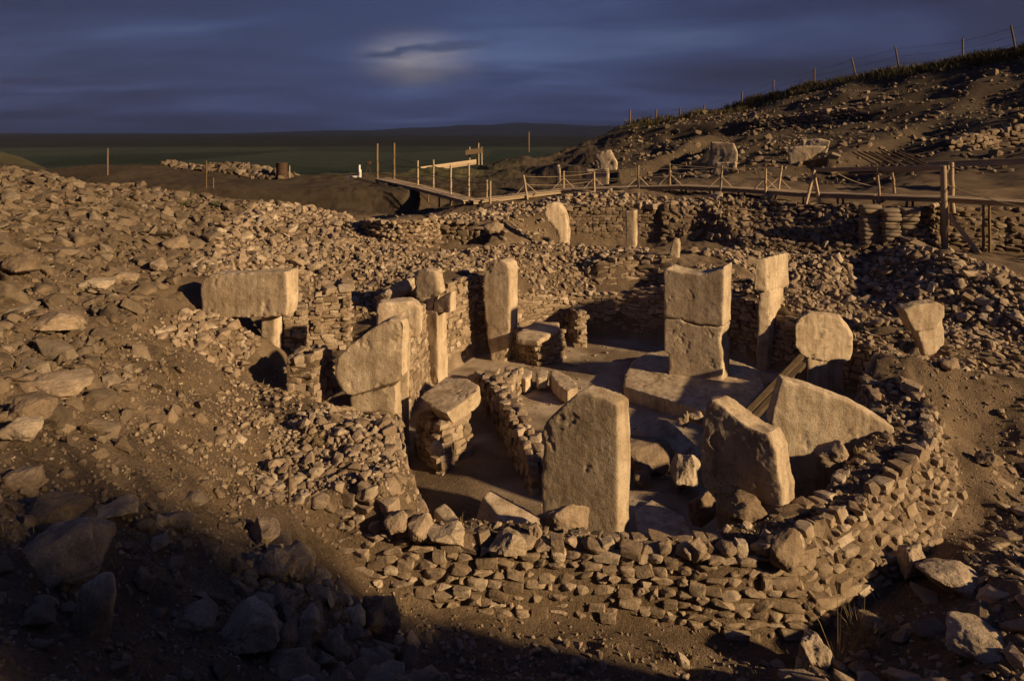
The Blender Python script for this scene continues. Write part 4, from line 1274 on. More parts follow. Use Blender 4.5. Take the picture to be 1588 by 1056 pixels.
t, s = wall('dark sloping retaining wall of irregular stones under the right walkway', at=(11, 26.5, 1.9), min_px=8)
TB = [(6.25, 28.2, 2.0), (7.6, 27.8, 2.1), W(1160, 385, 26.2), W(1250, 398, 25.4), W(1340, 400, 24.8), W(1425, 372, 24.4), (15.7, 24.9, 2.3), (18, 24.6, 2.3), (22.5, 23.4, 2.5)]
TT = [(6.35, 28.6, 3.4), (8.0, 28.7, 3.55), W(1160, 308, 29.2), W(1250, 318, 27.7), W(1340, 322, 26.3), W(1425, 325, 25.2), (16.3, 26.3, 3.75), (19.5, 26.0, 3.8), (24, 25, 3.9)]
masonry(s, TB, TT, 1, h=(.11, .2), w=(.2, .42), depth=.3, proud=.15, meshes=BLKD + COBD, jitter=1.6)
rep['terrace'] = s.finish()

for lb, tp_, dz in (('ruined wall of small stones high on the dark hillside', [W(1160, 188, 66), W(1240, 178, 64), W(1340, 168, 61)], 1.6), ('ruined stone wall on the slope at the upper right edge', [W(1470, 222, 42), W(1540, 206, 43), W(1600, 196, 43)], 1.6)):
    t, s = wall(lb, at=tp_[0])
    masonry(s, [(x - .25, y - .7, z - dz) for x, y, z in tp_], tp_, 1, h=(.2, .36), w=(.3, .7), depth=.5, proud=.22, meshes=BLKD + COBD, jitter=1.5, cap=((.3, .7), (.25, .4)))
    rep[lb[:12]] = s.finish()
# free-standing masonry: own core
def core_box(parent, foot, z0, z1, name='core', inset=.05, mat='soil'):
    c = np.mean(np.array([(x, y) for x, y in foot]), axis=0)
    ft = [(x + (c[0] - x) * inset, y + (c[1] - y) * inset) for x, y in foot]
    bm = bmesh.new()
    lo = [bm.verts.new((x, y, z0)) for x, y in ft]; hi = [bm.verts.new((x, y, z1)) for x, y in ft]
    n = len(ft)
    bm.faces.new(hi); bm.faces.new(lo[::-1])
    for i in range(n): bm.faces.new((lo[i], lo[(i + 1) % n], hi[(i + 1) % n], hi[i]))
    me = bm_mesh(name, bm)
    return child(name, me, M[mat], parent)
def pier(label, foot, z0, z1, name='stone_pier', cat='pier', taper=.0, h=(.08, .14), w=(.14, .3), meshes=None, cap=None, depth=.2):
    c = np.mean(np.array(foot), axis=0)
    t = thing(name, label, cat, (c[0], c[1], z0))
    s = Stones(t)
    core_box(t, foot, z0, z1 - .02, inset=.10)
    n = len(foot)
    for i in range(n):
        a, b = foot[i], foot[(i + 1) % n]
        def tp(q): return (q[0] + (c[0] - q[0]) * taper, q[1] + (c[1] - q[1]) * taper, z1)
        masonry(s, [(a[0], a[1], z0), (b[0], b[1], z0)], [tp(a), tp(b)], 1, h=h, w=w, depth=depth, proud=.02, meshes=meshes, jitter=.8, cap=cap)
    return t, s.finish()
# footprints run counter-clockwise seen from above, so that the faces look outwards
pier('square masonry pier carrying the smooth slab at the back', [(.75, 19.25), (1.55, 19.75), (.95, 20.55), (-.05, 19.95)], 0, .84)
pier('masonry pier under the broken flat slab', [(-1.35, 13.05), (-.85, 13.75), (-1.2, 14.4), (-1.95, 13.85)], 0, .92, taper=.1, h=(.1, .18))
pier('small square masonry pier behind the wide T-pillar', [(-4.75, 16.5), (-4.0, 16.75), (-4.2, 17.7), (-4.95, 17.5)], .9, 2.75, h=(.07, .12), w=(.15, .32), cap=((.15, .35), (.1, .16)))
pier('bright masonry wall stub right of the narrow T-pillar shaft', [(-5.25, 15.75), (-4.85, 15.9), (-4.95, 16.6), (-5.35, 16.5)], .9, 2.4, h=(.08, .14), w=(.12, .25))
pier('low dark stone wall stub behind the rounded T-pillar', [(-4.5, 13.5), (-3.9, 13.55), (-3.75, 14.3), (-4.4, 14.4)], 1.0, 2.05, taper=.15, h=(.1, .17), w=(.14, .26), cap=((.14, .26), (.12, .2)), meshes=BLK + COB)
pier('pale buttress of stones beside the square masonry pier', [(2.0, 20.9), (2.3, 21.0), (2.2, 21.8), (1.75, 21.7)], 0, 1.05, taper=.15, h=(.09, .16))
# low partition inside, running back from the front slab
PB = [G(838, 770, .0), G(815, 725, .05), G(795, 685, .1), G(775, 650, .12), G(757, 622, .12), G(745, 612, .12)]
def thick_wall(label, line, wd, hts, **kw):
    n = len(line)
    Lp, Rp = [], []
    for i in range(n):
        a, b = line[max(i - 1, 0)], line[min(i + 1, n - 1)]
        d = Vector((b[0] - a[0], b[1] - a[1])).normalized(); nn = Vector((-d.y, d.x))
        Lp.append((line[i][0] + nn.x * wd / 2, line[i][1] + nn.y * wd / 2, line[i][2]))
        Rp.append((line[i][0] - nn.x * wd / 2, line[i][1] - nn.y * wd / 2, line[i][2]))
    t = thing('stone_wall', label, 'wall', line[0])
    s = Stones(t)
    bm = bmesh.new()
    rows = []
    for i in range(n):
        k = .82
        mx, my = line[i][0], line[i][1]
        rows.append([bm.verts.new((mx + (p[0] - mx) * k, my + (p[1] - my) * k, z)) for p, z in ((Lp[i], line[i][2] - .2), (Lp[i], line[i][2] + hts[i] - .03), (Rp[i], line[i][2] + hts[i] - .03), (Rp[i], line[i][2] - .2))])
    for a, b in zip(rows[:-1], rows[1:]):
        for k in range(4): bm.faces.new((a[k], a[(k + 1) % 4], b[(k + 1) % 4], b[k]))
    bm.faces.new(rows[0]); bm.faces.new(rows[-1][::-1])
    child('core', bm_mesh('core', bm), M['soil'], t)
    up = lambda P_: [(x, y, z + h) for (x, y, z), h in zip(P_, hts)]
    masonry(s, Lp, up(Lp), -1, **kw); masonry(s, Rp, up(Rp), 1, **kw)
    rep[label[:18]] = s.finish()
thick_wall('narrow low partition of stones running back inside the enclosure', PB, .34, [.55, .65, .7, .68, .6, .5], h=(.11, .2), w=(.14, .28), depth=.18, proud=.02, jitter=1.6, cap=((.14, .26), (.12, .2)))
thick_wall('short stub of stones joining the bench row', [G(760, 640, .05), G(785, 620, .05), G(800, 606, .05)], .35, [.4, .5, .5], h=(.1, .18), w=(.14, .26), depth=.18, proud=.02, jitter=1.5, cap=((.14, .26), (.12, .2)))

# round bastion of rubble in the middle distance
def bastion():
    cx, cy, r = -4.1, 24.9, 1.55
    t = thing('rubble_bastion', 'rounded bastion of heaped pale rubble in the middle distance', 'wall', (cx, cy, 2.2))
    s = Stones(t, min_px=7.5)
    bm = bmesh.new()
    bmesh.ops.create_cone(bm, cap_ends=True, segments=24, radius1=r * .97, radius2=r * .8, depth=1.5)
    me = bm_mesh('core', bm, True)
    o = child('core', me, M['soil'], t, False); o.location = (0, 0, .5)
    arc = [R(a) for a in range(200, 400, 10)]
    masonry(s, [(cx + r * math.cos(a), cy + r * math.sin(a), 2.15) for a in arc], [(cx + r * .84 * math.cos(a), cy + r * .84 * math.sin(a), 3.45) for a in arc], 1, h=(.10, .18), w=(.12, .26), depth=.22, proud=.05, meshes=COB + ANG, jitter=2.4, cap=((.15, .3), (.12, .2)))
    for _ in range(60):
        a, q = random.random() * 6.28, random.random() ** .5 * r * .8
        sz = random.uniform(.1, .25)
        s.add((cx + q * math.cos(a), cy + q * math.sin(a), 3.30 + random.random() * .12), euler_np(random.gauss(0, .3), random.gauss(0, .3), random.random() * 6), (sz, sz * .8, sz * .6), random.choice(COB))
    rep['bastion'] = s.finish()
bastion()

# ------------------------------------------------------------------ rubble
def rubble(label, poly, n, smin, smax, cat='rubble', limit=290, **kw):
    t = thing('rubble', label, cat, (poly[0][0], poly[0][1], hz(poly[0][0], poly[0][1])))
    mp_ = kw.pop('min_px', 8.5)
    s = Stones(t, limit=limit, min_px=mp_)
    for args in kw.pop('extra', []): scatter(s, *args)
    k = scatter(s, poly, n, smin, smax, **kw)
    rep[label[:22]] = (k,) + s.finish()
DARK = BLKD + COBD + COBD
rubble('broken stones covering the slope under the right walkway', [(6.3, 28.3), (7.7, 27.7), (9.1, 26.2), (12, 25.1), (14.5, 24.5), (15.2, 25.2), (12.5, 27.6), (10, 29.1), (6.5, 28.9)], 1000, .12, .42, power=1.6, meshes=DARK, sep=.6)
rubble('broad mound of tumbled limestone rubble filling the left side', [(-21, 27.5), (-12.5, 26.5), (-10, 27), (-9.4, 22), (-7.8, 17), (-7.9, 15.4), (-6.9, 12.8), (-5.8, 10.6), (-4.9, 8.6), (-5.4, 6.6), (-11, 8), (-15, 14)], 3700, .10, .66, power=1.45, flat=(.35, .75), elong=(.55, .9), sep=.66, meshes=DIM_STONES)
rubble('pale rubble spread between the left mound and the bastion', [(-10, 27.2), (-7, 27.6), (-5.6, 25.4), (-5.4, 22), (-6.0, 19), (-6.9, 17), (-7.9, 16.9), (-9.4, 22)], 1500, .09, .5, power=1.6, flat=(.4, .8), sep=.62)
rubble('scattered stones on the bare slope at the lower left', [(-7, 11.5), (-4.6, 12.4), (-4.0, 9.6), (-3.2, 8.4), (-2.0, 7.2), (-1.2, 6.3), (-2.0, 4.6), (-3.2, 3.2), (-7.5, 6)], 1700, .035, .32, power=1.6, flat=(.45, .85), meshes=COBD + ANGD)
rubble('boulders heaped on the bank at the bottom left of centre', [(-2.9, 8.7), (-1.8, 8.6), (-.7, 7.3), (-.9, 5.9), (-1.8, 5.6), (-2.9, 7.0)], 260, .09, .42, power=1.2, flat=(.6, .9), sep=.7)
rubble('loose stones on the bank between passage and enclosure', [(-3.4, 9.1), (-1.5, 10.0), (-2.0, 11.6), (-2.3, 13.3), (-3.4, 13.6), (-4.1, 11.5)], 900, .05, .30, power=1.5, sep=.62)
rubble('stones banked up under the head of the wide T-pillar', [(-7.1, 13.3), (-5.5, 13.6), (-5.5, 15.0), (-7.0, 15.2)], 260, .07, .34, power=1.4, sep=.62)
rubble('stones fallen into the passage below the wide T-pillar', [(-5.6, 13.4), (-4.3, 14.4), (-3.8, 12.2), (-3.0, 9.4), (-3.5, 8.6), (-4.4, 10.4), (-5.2, 12)], 380, .05, .24, power=1.9)
rubble('bright rubble spread behind the left ring pillars', [(-6.6, 18.6), (-4.8, 18.4), (-3.0, 18.8), (-2.3, 20.0), (-1.2, 21.0), (0.2, 22.0), (-.6, 23.4), (-2.4, 23.6), (-2.8, 23.2), (-5.4, 23.6), (-5.6, 21)], 1900, .07, .34, power=1.7, sep=.6)
rubble('stones collapsed down the slope above the low ring wall', [(-.2, 22.0), (.8, 21.6), (2.7, 22.2), (2.7, 23.0), (4.6, 23.3), (5.0, 24.2), (2, 24.6), (-.8, 23.8)], 900, .06, .34, power=1.6)
rubble('crest of pale rubble on the right ring wall', [(5.6, 21.7), (6.9, 20.3), (8.1, 18.9), (8.9, 17.0), (8.6, 15.0), (9.5, 15.8), (9.8, 18.8), (8.9, 20.6), (6.2, 22.6)], 1100, .05, .36, power=1.6, sep=.62)
rubble('rubble slope with a bright crest at the far right', [(9.6, 19.8), (11.4, 19.2), (13.5, 16.8), (17, 16.5), (17, 20), (15.2, 22.2), (13.6, 23.6), (11.5, 24.6), (8.3, 25.6), (6.8, 26.2), (6.2, 24.0), (8.6, 22.4)], 2300, .10, .46, power=1.7, flat=(.5, .85), sep=.62)
inner = [(x, y) for x, y, z in RING[13:] + RING[:2]]
rubble('loose stones and earth lumps on top of the front wall', [(x, y) for x, y, z in FRONT_TOP] + inner, 1300, .035, .30, power=1.6, sep=.65)
rubble('flat slabs and stones strewn on the slope at the lower right', [(2.9, 8.55), (4.2, 8.55), (5.6, 9.3), (7.0, 10.4), (8.2, 11.5), (8.9, 13.2), (11.5, 11.5), (8.6, 8), (6.2, 6.0), (3, 7)], 1000, .05, .55, power=1.15, flat=(.25, .55), elong=(.45, .8), tilt=.22, sep=.66)
rubble('stones in the ditch before the front wall', [(-2.6, 8.9), (-.5, 8.95), (2.8, 8.6), (3.2, 6.8), (-.8, 6.8), (-2.4, 7.6)], 420, .04, .26, power=1.7)
rubble('stones below the walkway in the rear', [(-3, 27), (0.5, 27), (1.6, 28.8), (5, 29.2), (8.6, 27.9), (9, 29.5), (5, 31.5), (1, 32.4), (-2, 32)], 900, .10, .50, power=1.7)
rubble('small chips lying on the enclosure floor', [(-.6, 12.4), (0.4, 11), (3, 10.8), (6.5, 13.2), (8, 16), (7, 18.6), (4.6, 20.8), (1.8, 21.5), (0, 20), (-1.4, 17.6), (-.5, 15)], 1100, .015, .13, power=1.6, flat=(.5, .8))
rubble('stones heaped by the trench section on the left skyline', [(-22.5, 44), (-14, 41.5), (-13.8, 43.8), (-23, 46)], 700, .2, .8, power=1.5, sep=.5, meshes=DIM_STONES)
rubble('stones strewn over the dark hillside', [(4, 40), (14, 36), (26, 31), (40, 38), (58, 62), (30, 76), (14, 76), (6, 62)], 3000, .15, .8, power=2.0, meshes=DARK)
rubble('stones lying round the tilted T-pillar at far right', [(9.9, 15.9), (10.1, 18.8), (12.4, 19.2), (14.6, 16.8), (13.4, 15.0)], 420, .07, .36, power=1.5)
rubble('stones on the soil bank at the right edge', [(8.1, 14.4), (8.6, 15.3), (10.2, 14.6), (12, 13), (11.2, 11.4), (9.2, 12.4)], 300, .03, .22, power=1.6)
# fine gravel over the near earth
def gravel():
    n = 11000
    y = rng.uniform(3.5, 15, n) ; x = rng.uniform(-1, 1, n) * (y * .78)
    keep = ~in_poly(x, y, RING)
    x, y = x[keep], y[keep]
    z = hza(x, y)
    items = []
    for a, b, c in zip(x, y, z):
        s = random.uniform(.012, .045) * (1 + .4 * (random.random() < .1))
        items.append(((a, b, c + s * .1), euler_np(random.random() * 3, random.random() * 3, random.random() * 6), (s, s * .8, s * .6)))
    o = link('gravel', stuff_mesh('gravel', items, LOWV), M['stone'], ground)
    tag(o, kind='stuff')
gravel()

# ------------------------------------------------------------------ timber
def beam_mesh(name, L_, w, h):
    bm = bmesh.new()
    bmesh.ops.create_cube(bm, size=1)
    for v in bm.verts: v.co = (v.co.x * L_, v.co.y * w, v.co.z * h)
    bmesh.ops.bevel(bm, geom=list(bm.edges), offset=min(w, h) * .12, segments=1, affect='EDGES')
    return bm_mesh(name, bm)
def beam(name, a, b, w, h, mat, parent=None, roll=0.0):
    a, b = Vector(a), Vector(b)
    d = b - a
    o = link(name, beam_mesh(name, d.length, w, h), M[mat], parent)
    q = d.to_track_quat('X', 'Z')
    m = q.to_matrix().to_4x4() @ Matrix.Rotation(roll, 4, 'X')
    m.translation = (a + b) / 2 - (Vector(parent.location) if parent else Vector())
    if parent: o.matrix_local = m
    else: o.matrix_world = m
    return o
def tube_mesh(name, path, rad, seg=7, wob=0.0):
    bm = bmesh.new()
    rings = []
    n = len(path)
    for i, p in enumerate(path):
        a = Vector(path[max(i - 1, 0)]); b = Vector(path[min(i + 1, n - 1)])
        d = (b - a).normalized()
        u = d.cross(Vector((.3, .2, 1)) if abs(d.z) < .9 else Vector((1, 0, 0))).normalized(); w = d.cross(u)
        r = rad[i] if isinstance(rad, (list, tuple)) else rad
        off = Vector((random.gauss(0, wob), random.gauss(0, wob), 0))
        rings.append([bm.verts.new(Vector(p) + off + (u * math.cos(k * 6.2832 / seg) + w * math.sin(k * 6.2832 / seg)) * r) for k in range(seg)])
    for a, b in zip(rings[:-1], rings[1:]):
        for k in range(seg): bm.faces.new((a[k], a[(k + 1) % seg], b[(k + 1) % seg], b[k]))
    bm.faces.new(rings[0][::-1]); bm.faces.new(rings[-1])
    return bm_mesh(name, bm, True, R(50))
def pole(name, a, b, r, mat, parent=None, taper=.85, wob=.006):
    n = 6
    path = [tuple(p + (q - p) * k / n for p, q in zip(a, b)) for k in range(n + 1)]
    me = tube_mesh(name, path, [r * (1 + (taper - 1) * k / n) for k in range(n + 1)], 8, wob)
    if parent: return child(name, me, M[mat], parent)
    o = link(name, me, M[mat]); return o
def rope(name, a, b, sag, r, mat, parent):
    n = 12
    path = [(a[0] + (b[0] - a[0]) * k / n, a[1] + (b[1] - a[1]) * k / n, a[2] + (b[2] - a[2]) * k / n - sag * 4 * (k / n) * (1 - k / n)) for k in range(n + 1)]
    return child(name, tube_mesh(name, path, r, 5), M[mat], parent)

# timbers leaning on the round-headed pillar
def leaning():
    t = thing('leaning_timber', 'pair of old squared timbers propped against the round-headed pillar', 'timber', W(1155, 655, 13.9))
    beam('timber', W(1150, 650, 13.7), W(1243, 553, 16.4), .13, .12, 'dark_wood', t, .3)
    beam('timber', W(1160, 657, 13.55), W(1246, 565, 16.25), .12, .12, 'dark_wood', t, .2)
leaning()

# walkway
def walkway():
    path = [W(592, 277, 43), W(655, 291, 38.5), W(732, 311, 33.2), W(870, 294, 34.2), W(985, 290, 33.0), W(1060, 288, 32), W(1150, 292, 30.6), W(1250, 299, 28.8), W(1360, 303, 27), W(1465, 306, 25.3), W(1600, 314, 23.3), W(1800, 325, 21.5)]
    t = thing('wooden_walkway', 'plank walkway with rope railings crossing behind the enclosures', 'walkway', path[2])
    for i in range(len(path) - 1):
        a, b = Vector(path[i]), Vector(path[i + 1])
        d = (b - a); L_ = d.length; d.normalize()
        sd = Vector((-d.y, d.x, 0)).normalized()
        for k in range(3):                   # long boards
            off = (k - 1) * .34
            beam('board', a + sd * off - d * .02, b + sd * off + d * .02, .32, .05, 'wood', t).location.z += random.uniform(-.012, .012)
        for k in (-.4, .4):
            beam('joist', a + sd * k - Vector((0, 0, .10)), b + sd * k - Vector((0, 0, .10)), .08, .12, 'wood', t)
        # bearers to the ground
        m = (a + b) / 2
        for q in (a, m):
            g = hz(q.x, q.y)
            if q.z - .15 - g > .1:
                for k in (-.35, .35):
                    p = q + sd * k
                    pole('prop', (p.x, p.y, hz(p.x, p.y) - .1), (p.x, p.y, q.z - .12), .05, 'old_wood', t)
    # railing posts: pixel columns, side, height
    posts = []
    def on_path(px):
        best = None
        for a, b in zip(path[:-1], path[1:]):
            pa, pb = proj(a)[0], proj(b)[0]
            if min(pa, pb) <= px <= max(pa, pb):
                u = (px - pa) / (pb - pa)
                # perspective-correct along the segment
                ia, ib = 1 / a[1], 1 / b[1]
                Y = 1 / (ia + (ib - ia) * u)
                w = (Y - a[1]) / (b[1] - a[1]) if abs(b[1] - a[1]) > 1e-6 else u
                best = tuple(a[c] + (b[c] - a[c]) * w for c in range(3))
        return best
    tops = []
    for px, hgt, lean, side in ((818, .95, .2, -1), (874, .9, .0, 1), (922, .85, .03, -1), (990, 1.05, .0, -1), (1039, 1.05, .02, 1), (1117, 1.0, -.08, -1), (1187, .95, -.02, -1), (1206, 1.05, -.18, 1)):
        p = on_path(px)
        y = p[1] + side * .5
        b = ((px - CX) * y / F, y, p[2] - .25); tp = (b[0] - lean, y, p[2] + hgt)
        pole('post', b, tp, .055, 'wood', t)
        for s_ in (-.28, .28):
            pole('brace', (b[0] + s_ + .25 * np.sign(s_), y, p[2] + .02), (b[0] * .6 + tp[0] * .4, y, p[2] + .55), .025, 'wood', t)
        tops.append((side, tp, p))
    for side in (-1, 1):
        q = [x for x in tops if x[0] == side]
        for a, b in zip(q[:-1], q[1:]):
            rope('rope', (a[1][0], a[1][1], a[1][2] - .06), (b[1][0], b[1][1], b[1][2] - .06), .10, .014, 'rope', t)
            rope('rope', (a[1][0], a[1][1], a[1][2] - .45), (b[1][0], b[1][1], b[1][2] - .45), .12, .014, 'rope', t)
    # left reach: tall posts
    L = []
    for px, py0, py1, Y, side in ((585, 223, 283, 43.5, -1), (611, 222, 276, 42.5, 1), (648, 249, 292, 39.5, -1), (672, 248, 290, 38.5, 1), (699, 256, 309, 35.3, -1), (727, 254, 305, 34.6, 1), (755, 279, 308, 33.6, 1), (760, 281, 312, 32.6, -1)):
        pole('post', W(px, py1 + 6, Y), W(px, py0, Y), .085 if Y > 42 else .06, 'old_wood' if Y > 42 else 'wood', t)
        L.append((side, W(px, max(py0 + 2, py1 - 33), Y), W(px, max(py0 + 2, py1 - 16), Y)))
    for side in (-1, 1):
        q = [x for x in L if x[0] == side]
        for a, b in zip(q[:-1], q[1:]):
            for c in (1, 2): rope('rope', a[c], b[c], .12, .016, 'old_wood', t)
    # sturdy rail on the right reach
    A = W(1262, 264, 28.3); B = W(1472, 260, 24.9)
    beam('rail', A, B, .10, .17, 'wood', t)
    beam('rail', W(1300, 272, 28.6), W(1470, 262, 25.6), .05, .05, 'old_wood', t)
    fa = W(1250, 322, 27.9)
    beam('trestle_leg', W(1248, 325, 27.9), W(1263, 264, 28.1), .09, .10, 'wood', t)
    beam('trestle_leg', W(1272, 320, 27.9), W(1261, 265, 28.15), .09, .13, 'wood', t)
    beam('trestle_tie', W(1250, 319, 27.8), W(1267, 315, 27.8), .06, .09, 'wood', t)
    pole('post', W(1365, 312, 26.5), W(1360, 262, 26.5), .05, 'wood', t)
    pole('post', W(1387, 300, 27.3), W(1384, 268, 27.3), .06, 'wood', t)
    pole('post', W(1466, 415, 24.6), W(1463, 257, 24.6), .115, 'wood', t, .9, .012)
    pole('post', W(1477, 330, 25.8), W(1475, 252, 25.8), .10, 'wood', t, .9, .01)
    beam('brace', W(1470, 332, 24.5), W(1533, 412, 23.6), .07, .16, 'wood', t)
    beam('brace', W(1458, 320, 24.6), W(1466, 345, 24.6), .06, .08, 'wood', t)
    beam('sole_plate', W(1470, 402, 24.2), W(1540, 415, 23.4), .12, .08, 'wood', t)
    pole('cross_log', W(1445, 320, 24.3), W(1468, 314, 25.2), .09, 'wood', t)
    beam('ledger', W(1362, 313, 26.5), W(1370, 309, 27.2), .2, .14, 'wood', t)
    for a, b, sg in (((1478, 260, 25.7), (1640, 283, 22.6), .1), ((1468, 287, 24.6), (1640, 332, 22), .1), ((1205, 262, 29.6), (1262, 275, 28.2), .05), ((1300, 270, 27.6), (1400, 287, 26.4), .25)):
        rope('rope', W(*a), W(*b), sg, .02, 'rope', t)
    return t
walkway()

# sandbags under the walkway
def sandbags(label, px, py0, py1, Y, wpx, rows, per):
    x0, _, zb = W(px, py1, Y); zt = W(px, py0, Y)[2]
    t = thing('sandbag_stack', label, 'sandbags', (x0, Y, zb))
    bm = bmesh.new(); bmesh.ops.create_uvsphere(bm, u_segments=14, v_segments=8, radius=.5)
    for v in bm.verts:
        c = v.co
        c.x = math.copysign(abs(c.x * 2) ** .35 / 2, c.x); c.y = math.copysign(abs(c.y * 2) ** .45 / 2, c.y); c.z = math.copysign(abs(c.z * 2) ** .8 / 2, c.z)
    me = bm_mesh('bag', bm, True); me.materials.append(M['sack'])
    hgt = (zt - zb) / rows; wd = wpx * Y / F / per
    for r in range(rows):
        for k in range(per):
            o = link('bag', me, None, t)
            o.location = ((k - (per - 1) / 2) * wd + random.gauss(0, .03), random.gauss(0, .03), hgt * (r + .5))
            o.scale = (wd * random.uniform(1.0, 1.12), random.uniform(.42, .55), hgt * 1.32); o.rotation_euler = (random.gauss(0, .04), random.gauss(0, .05), random.gauss(0, .08))
sandbags('left stack of pale sandbags propping the walkway', 1349, 318, 378, 25.2, 30, 9, 1)
sandbags('wider right stack of pale sandbags propping the walkway', 1394, 324, 380, 24.9, 52, 9, 2)
sandbags('small pile of sandbags under the leaning walkway post', 1190, 303, 322, 29.0, 18, 3, 1)

# ------------------------------------------------------------------ small things of the dig
def stake(label, px, py0, py1, Y, r, mat='wood'):
    a, b = W(px, py1, Y), W(px, py0, Y)
    me = tube_mesh('stake', [(0, 0, 0), (0, 0, (b[2] - a[2]) * .5), (.004, 0, b[2] - a[2])], [r, r, r * .9], 8)
    o = link('survey_stake', me, M[mat]); o.location = a
    tag(o, label, 'stake')
stake('rusty survey stake standing in the passage', 449, 722, 800, 9.4, .02, 'old_wood')
stake('tall stake on the left skyline', 167, 230, 272, 27, .03, 'old_wood')
stake('thin stake beside the skyline stone heap', 320, 249, 292, 30, .026, 'old_wood')
stake('short peg before the skyline stone heap', 331, 276, 292, 29, .022, 'old_wood')
stake('thin rod beside the oil drum', 449, 257, 276, 41, .04)
# oil drum
def drum():
    x, y, z = W(437, 286, 42)
    bm = bmesh.new()
    prof = [(0, 0), (.29, 0), (.30, .02), (.29, .05), (.29, .27), (.305, .29), (.29, .31), (.29, .56), (.305, .58), (.29, .60), (.29, .83), (.30, .86), (.29, .88), (.26, .86), (0, .86)]
    seg = 20
    rings = [[bm.verts.new((r * math.cos(k * 6.2832 / seg), r * math.sin(k * 6.2832 / seg), h)) for k in range(seg)] if r > 0 else [bm.verts.new((0, 0, h))] for r, h in prof]
    for a, b in zip(rings[:-1], rings[1:]):
        for k in range(seg):
            k2 = (k + 1) % seg
            if len(a) == 1: bm.faces.new((a[0], b[k2], b[k]))
            elif len(b) == 1: bm.faces.new((a[k], a[k2], b[0]))
            else: bm.faces.new((a[k], a[k2], b[k2], b[k]))
    o = link('oil_drum', bm_mesh('oil_drum', bm, True, R(35)), M['rust'])
    o.location = (x, y, hz(x, y) - .02); o.scale = (1.15, 1.15, 1.15)
    tag(o, 'dark rusty oil drum beside the skyline stones', 'drum')
drum()
# white sign on a post
def sign():
    b = W(558, 284, 44.5)
    t = thing('sign_post', 'small white blank board on a white post at the walkway start', 'sign', (b[0], b[1], hz(b[0], b[1])))
    g = hz(b[0], b[1])
    top = W(558, 256, 44.5)[2]
    o = beam('post', (b[0] + .03, b[1], g), (b[0] + .03, b[1], top - .3), .16, .12, 'white', t)
    beam('board', (b[0], b[1] - .07, top - .45), (b[0], b[1] - .07, top), .05, .34, 'white', t, R(90))
    beam('footing', (b[0] - .9, b[1] + .2, g + .03), (b[0] - .1, b[1] + .2, g + .05), .4, .12, 'white', t)
sign()
# surveying instrument
def tripod():
    b = W(572, 283, 45)
    g = hz(b[0], b[1])
    t = thing('survey_tripod', 'dark surveying instrument on a thin tripod by the white sign', 'tripod', (b[0], b[1], g))
    for a in (90, 210, 330):
        pole('leg', (b[0] + .38 * math.cos(R(a)), b[1] + .38 * math.sin(R(a)), g), (b[0], b[1], g + .95), .022, 'rust', t)
    beam('instrument', (b[0], b[1], g + .95), (b[0], b[1], g + 1.2), .2, .26, 'rust', t)
tripod()
# shelter and timber edge beyond the walkway
def shelter():
    Y = 70
    c = W(737, 250, Y)
    t = thing('shelter', 'small open shelter with flat roof far beyond the walkway', 'shelter', c)
    for px in (728, 742, 747):
        pole('post', W(px, 256, Y + (px - 735) * .1), W(px, 228 if px != 742 else 222, Y + (px - 735) * .1), .09, 'wood', t)
    bm = bmesh.new()
    v = [bm.verts.new(W(*q)) for q in ((722, 234, Y - 1.4), (749, 230, Y - 1.4), (748, 229, Y + 1.4), (724, 232, Y + 1.4), (722, 241, Y - 1.4), (749, 237, Y - 1.4), (748, 236, Y + 1.4), (724, 239, Y + 1.4))]
    for q in ((0, 1, 2, 3), (4, 7, 6, 5), (0, 4, 5, 1), (1, 5, 6, 2), (2, 6, 7, 3), (3, 7, 4, 0)): bm.faces.new([v[i] for i in q])
    child('roof', bm_mesh('roof', bm), M['old_wood'], t)
    t2 = thing('timber_edging', 'long pale timber edging of the path beyond the walkway', 'edging', W(690, 262, 62))
    for k in range(4):
        beam('board', W(652, 267 - k * 2.2, 58), W(738, 254 - k * 1.8, 70), .12, .15, 'wood', t2)
shelter()
# stacked planks and heap of poles on the right
def planks():
    t = thing('plank_stack', 'stack of long planks lying behind the right end of the walkway', 'planks', W(1510, 262, 30))
    for k in range(3):
        for j in range(3):
            beam('plank', W(1435 + k * 3, 259 - k * 3.3, 30.4 + j * .3), W(1640, 252 - k * 3.6, 27.4 + j * .3), .26, .085, 'wood', t)
    t = thing('pole_heap', 'heap of dark poles lying on the slope above the walkway', 'poles', W(1370, 250, 34))
    for k in range(9):
        x = 1322 + k * 9
        pole('pole', W(x, 236 + random.uniform(-1, 1), 36), W(x + 45 + random.uniform(-8, 8), 258, 33.2), .05, 'old_wood', t)
planks()
# fence on the hill
def fence():
    ps = [(977, 171, 196), (1017, 170, 190), (1054, 168, 181), (1092, 163, 175), (1150, 142, 167), (1199, 124, 152), (1263, 106, 134), (1323, 90, 122), (1390, 72, 110), (1493, 60, 98), (1570, 40, 78), (1660, 20, 58)]
    t = thing('wire_fence', 'wire fence with thin leaning posts along the dark hill crest', 'fence', W(1263, 134, 77))
    tops = []
    for i, (px, y0, y1) in enumerate(ps):
        Y = float(np.interp(px, [977, 1150, 1260, 1400, 1500, 1588, 1700], [79, 79, 77, 71, 67, 63, 60]))
        ln = -6 if px in (1323, 1390, 1570) else (2 if i % 3 else 0)
        a = W(px - ln * .9 if ln < 0 else px, y1 + 2, Y); b = W(px + ln * .4, y0, Y)
        pole('post', a, b, .085, 'old_wood', t, 1.0)
        tops.append((a, b))
    for (a0, b0), (a1, b1) in zip(tops[:-1], tops[1:]):
        for u in (.9, .6, .3):
            p = tuple(x + (y - x) * u for x, y in zip(a0, b0)); q = tuple(x + (y - x) * u for x, y in zip(a1, b1))
            rope('wire', p, q, .1, .012, 'wire', t)
fence()
